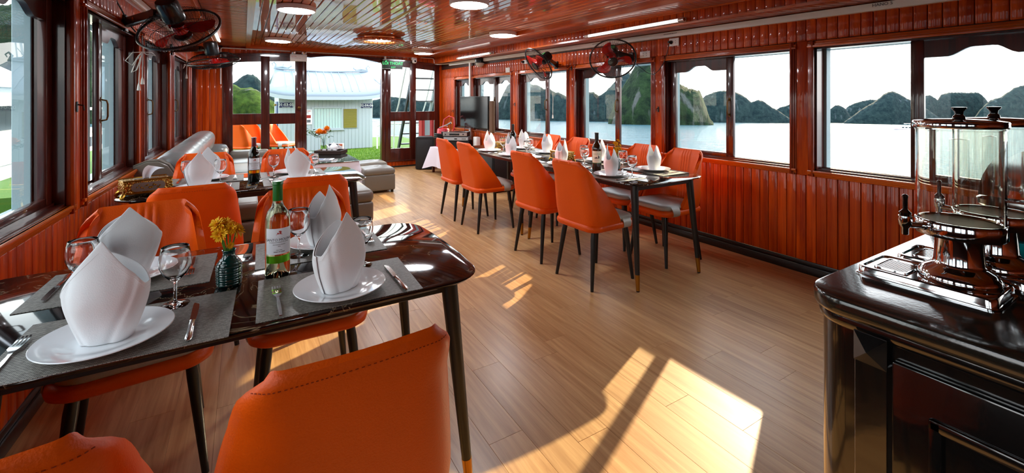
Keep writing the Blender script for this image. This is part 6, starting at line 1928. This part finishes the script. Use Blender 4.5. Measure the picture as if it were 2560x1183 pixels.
# ------------------------------------------------------------------ drink dispensers
mat('lid_black', (14, 13, 14), .08, coat=.9, coat_rough=.03)
thin_glass('acrylic', (.95, .955, .94), 1.4)
thin_glass('acrylic_tint', (.965, .955, .90), 1.0)
mat('amber_floor', (150, 104, 44), .5, .3)
glass('acrylic_wall', (250, 250, 244), 0, 1.47)
mat('drip_dark', (34, 34, 36), .4, .6)
def dispenser(x, y, tap, label, grille=True):
    t = thing('drink_dispenser', label, 'drink dispenser', (x, y, CH + .0002), 0, 'chrome drink dispensers')
    # tray with stepped, rounded rim; long along y
    cx, cy_ = -.018, .045
    R = rrect(.081, .128, .018, 5)
    b = MB(); b.loft([[(cx + px * s, cy_ + py * s2, z) for px, py in R] for z, s, s2 in ((0, 1.05, 1.035), (.003, 1.05, 1.035), (.0035, 1.0, 1.0), (.019, .985, .99), (.023, .96, .975), (.023, .90, .935), (.019, .87, .915), (.019, .3, .3))], True, True, True)
    b.build('tray', 'chrome', t, smooth=50)
    g = MB(); gx, gy = cx - .0, cy_ + .067
    R2 = rrect(.052, .034, .008, 4)
    g.loft([[(gx + px * s, gy + py * s, z) for px, py in R2] for z, s in ((.0192, 1.0), (.0235, .98), (.0235, .90), (.0200, .88))], True, False, False)
    gr = g.build('drip_frame', 'chrome', t, smooth=40)
    d = MB(); d.box((gx - .045, gy - .028, .0192), (gx + .045, gy + .028, .0196)); d.build('drip_well', 'drip_dark', t, smooth=0)
    for k in range(11):
        s_ = MB(); s_.box((gx - .044 + k * .0085 - .0018, gy - .029, .0200), (gx - .044 + k * .0085 + .0018, gy + .029, .0222), .0008); s_.build('slat', 'chrome', gr)
    b = MB(); b.lathe([(.073, .0192), (.0745, .026), (.073, .036), (.062, .049), (.050, .056), (.047, .060), (.0455, .066), (.0425, .118), (.0435, .124), (.0435, .128)], 48); b.build('pedestal', 'chrome', t)
    b = MB(); b.lathe([(.0435, .126), (.070, .128), (.0795, .130), (.0815, .134), (.0815, .160), (.0795, .164), (.0755, .166), (.0740, .162), (.001, .160)], 56); b.build('bowl_band', 'chrome', t)
    b = MB(); b.lathe([(.001, .1605), (.0735, .1625)], 40); b.build('bowl_floor', 'amber_floor', t)
    b = MB(); v_ = b.lathe([(.0785, .166), (.0785, .385), (.0750, .385), (.0750, .166), (.0785, .166)], 64); b.build('cylinder', 'acrylic_wall', t, smooth=50)
    b = MB(); b.lathe([(.0745, .384), (.0795, .382), (.0805, .386), (.0795, .390), (.0745, .390)], 56); b.build('rim', 'acrylic', t)
    b = MB(); b.lathe([(.0175, .166), (.0175, .36)], 24); b.lathe([(.0175, .36), (.001, .362)], 24); b.build('ice_tube', 'acrylic', t, smooth=60)
    b = MB(); b.lathe([(.0745, .388), (.083, .389), (.0845, .392), (.0845, .402), (.0825, .405)], 56); b.build('lid_ring', 'chrome', t)
    l = MB(); l.lathe([(.0825, .4045), (.06, .4085), (.012, .4105), (.011, .416), (.0075, .420), (.0085, .428), (.0135, .434), (.0140, .438), (.001, .4385)], 48); l.build('lid', 'lid_black', t)
    # tap
    T = Matrix.Rotation(tap, 4, 'Z')
    W = lambda r, z, s=0: T @ Vector((r, s, z))
    b = MB(); b.tube([W(.079, .150), W(.086, .150)], .0105, 14); b.tube([W(.084, .150), W(.118, .152)], [.0075, .0068], 12); b.build('tap_stem', 'chrome', t)
    b = MB(); b.lathe([(.006, -.026), (.0072, -.024), (.0072, -.010), (.0125, -.002), (.0140, .010), (.0130, .020), (.001, .0205)], 18, Matrix.Translation(W(.123, .154))); b.build('tap_body', 'chrome', t)
    b = MB(); b.lathe([(.0115, .0205), (.0120, .028), (.0080, .032), (.0050, .036), (.0052, .062), (.0062, .068), (.0040, .0715), (.001, .072)], 16, Matrix.Translation(W(.123, .154))); b.build('tap_lever', 'lid_black', t)
    return t
dispenser(1.478, .357, rad(145), 'nearer chrome drink dispenser with a clear tank and a side tap')
dispenser(1.672, .338, rad(75), 'farther chrome drink dispenser, half hidden behind the nearer one')
# ------------------------------------------------------------------ chafing dish
t = thing('chafing_dish', 'chrome roll-top chafing dish at the right edge behind the dispensers', 'chafing dish', (2.25, .215, CH), rad(-4))
b = MB(); R = rrect(.30, .20, .05, 6)
b.loft([[(px * s, py * s, z) for px, py in R] for z, s in ((.03, .86), (.045, .9), (.125, .97), (.135, 1.03), (.150, 1.04), (.155, 1.0))], True, True, True); b.build('water_pan', 'chrome', t, smooth=40)
b = MB(); rings = []
for k in range(17):
    a = PI * k / 16
    rings.append([(x * 1.0, -.195 * math.cos(a), .160 + .165 * math.sin(a)) for x in (-.29, -.285, .285, .29)])
b.loft(rings, False)
for x in (-.289, .289): b.poly([(x, -.195 * math.cos(PI * k / 16), .160 + .165 * math.sin(PI * k / 16)) for k in range(17)])
b.build('roll_lid', 'chrome', t, smooth=50)
mat('amber_lid', (150, 92, 40), .15, .3, coat=.5)
b = MB(); rings = []
for k in range(9):
    a = rad(38) + rad(84) * k / 8
    rings.append([(x, -.199 * math.cos(a), .160 + .169 * math.sin(a)) for x in (-.22, .22)])
b.loft(rings, False); b.build('lid_window', 'boat_glass', t, smooth=180)
b = MB(); b.tube([(-.32, -.21, .165), (-.32, -.22, .235), (-.20, -.235, .275), (.20, -.235, .275), (.32, -.22, .235), (.32, -.21, .165)], .011, 10); b.build('handle', 'bronze', t)
for x in (-.25, .25):
    for y in (-.15, .15):
        f = MB(); f.tube([(x * 1.05, y * 1.1, 0), (x, y, .05)], .012, 8); f.build('leg', 'chrome', t)
t = thing('fuel_bowl', 'turquoise enamel bowl tucked under the chafing dish', 'bowl', (1.985, .335, CH))
mat('turquoise', (10, 140, 148), .15, coat=.6)
b = MB(); b.lathe([(.001, .004), (.05, .004), (.078, .028), (.083, .045), (.086, .045), (.081, .026), (.052, 0), (.001, 0)], 32); b.build('bowl', 'turquoise', t)
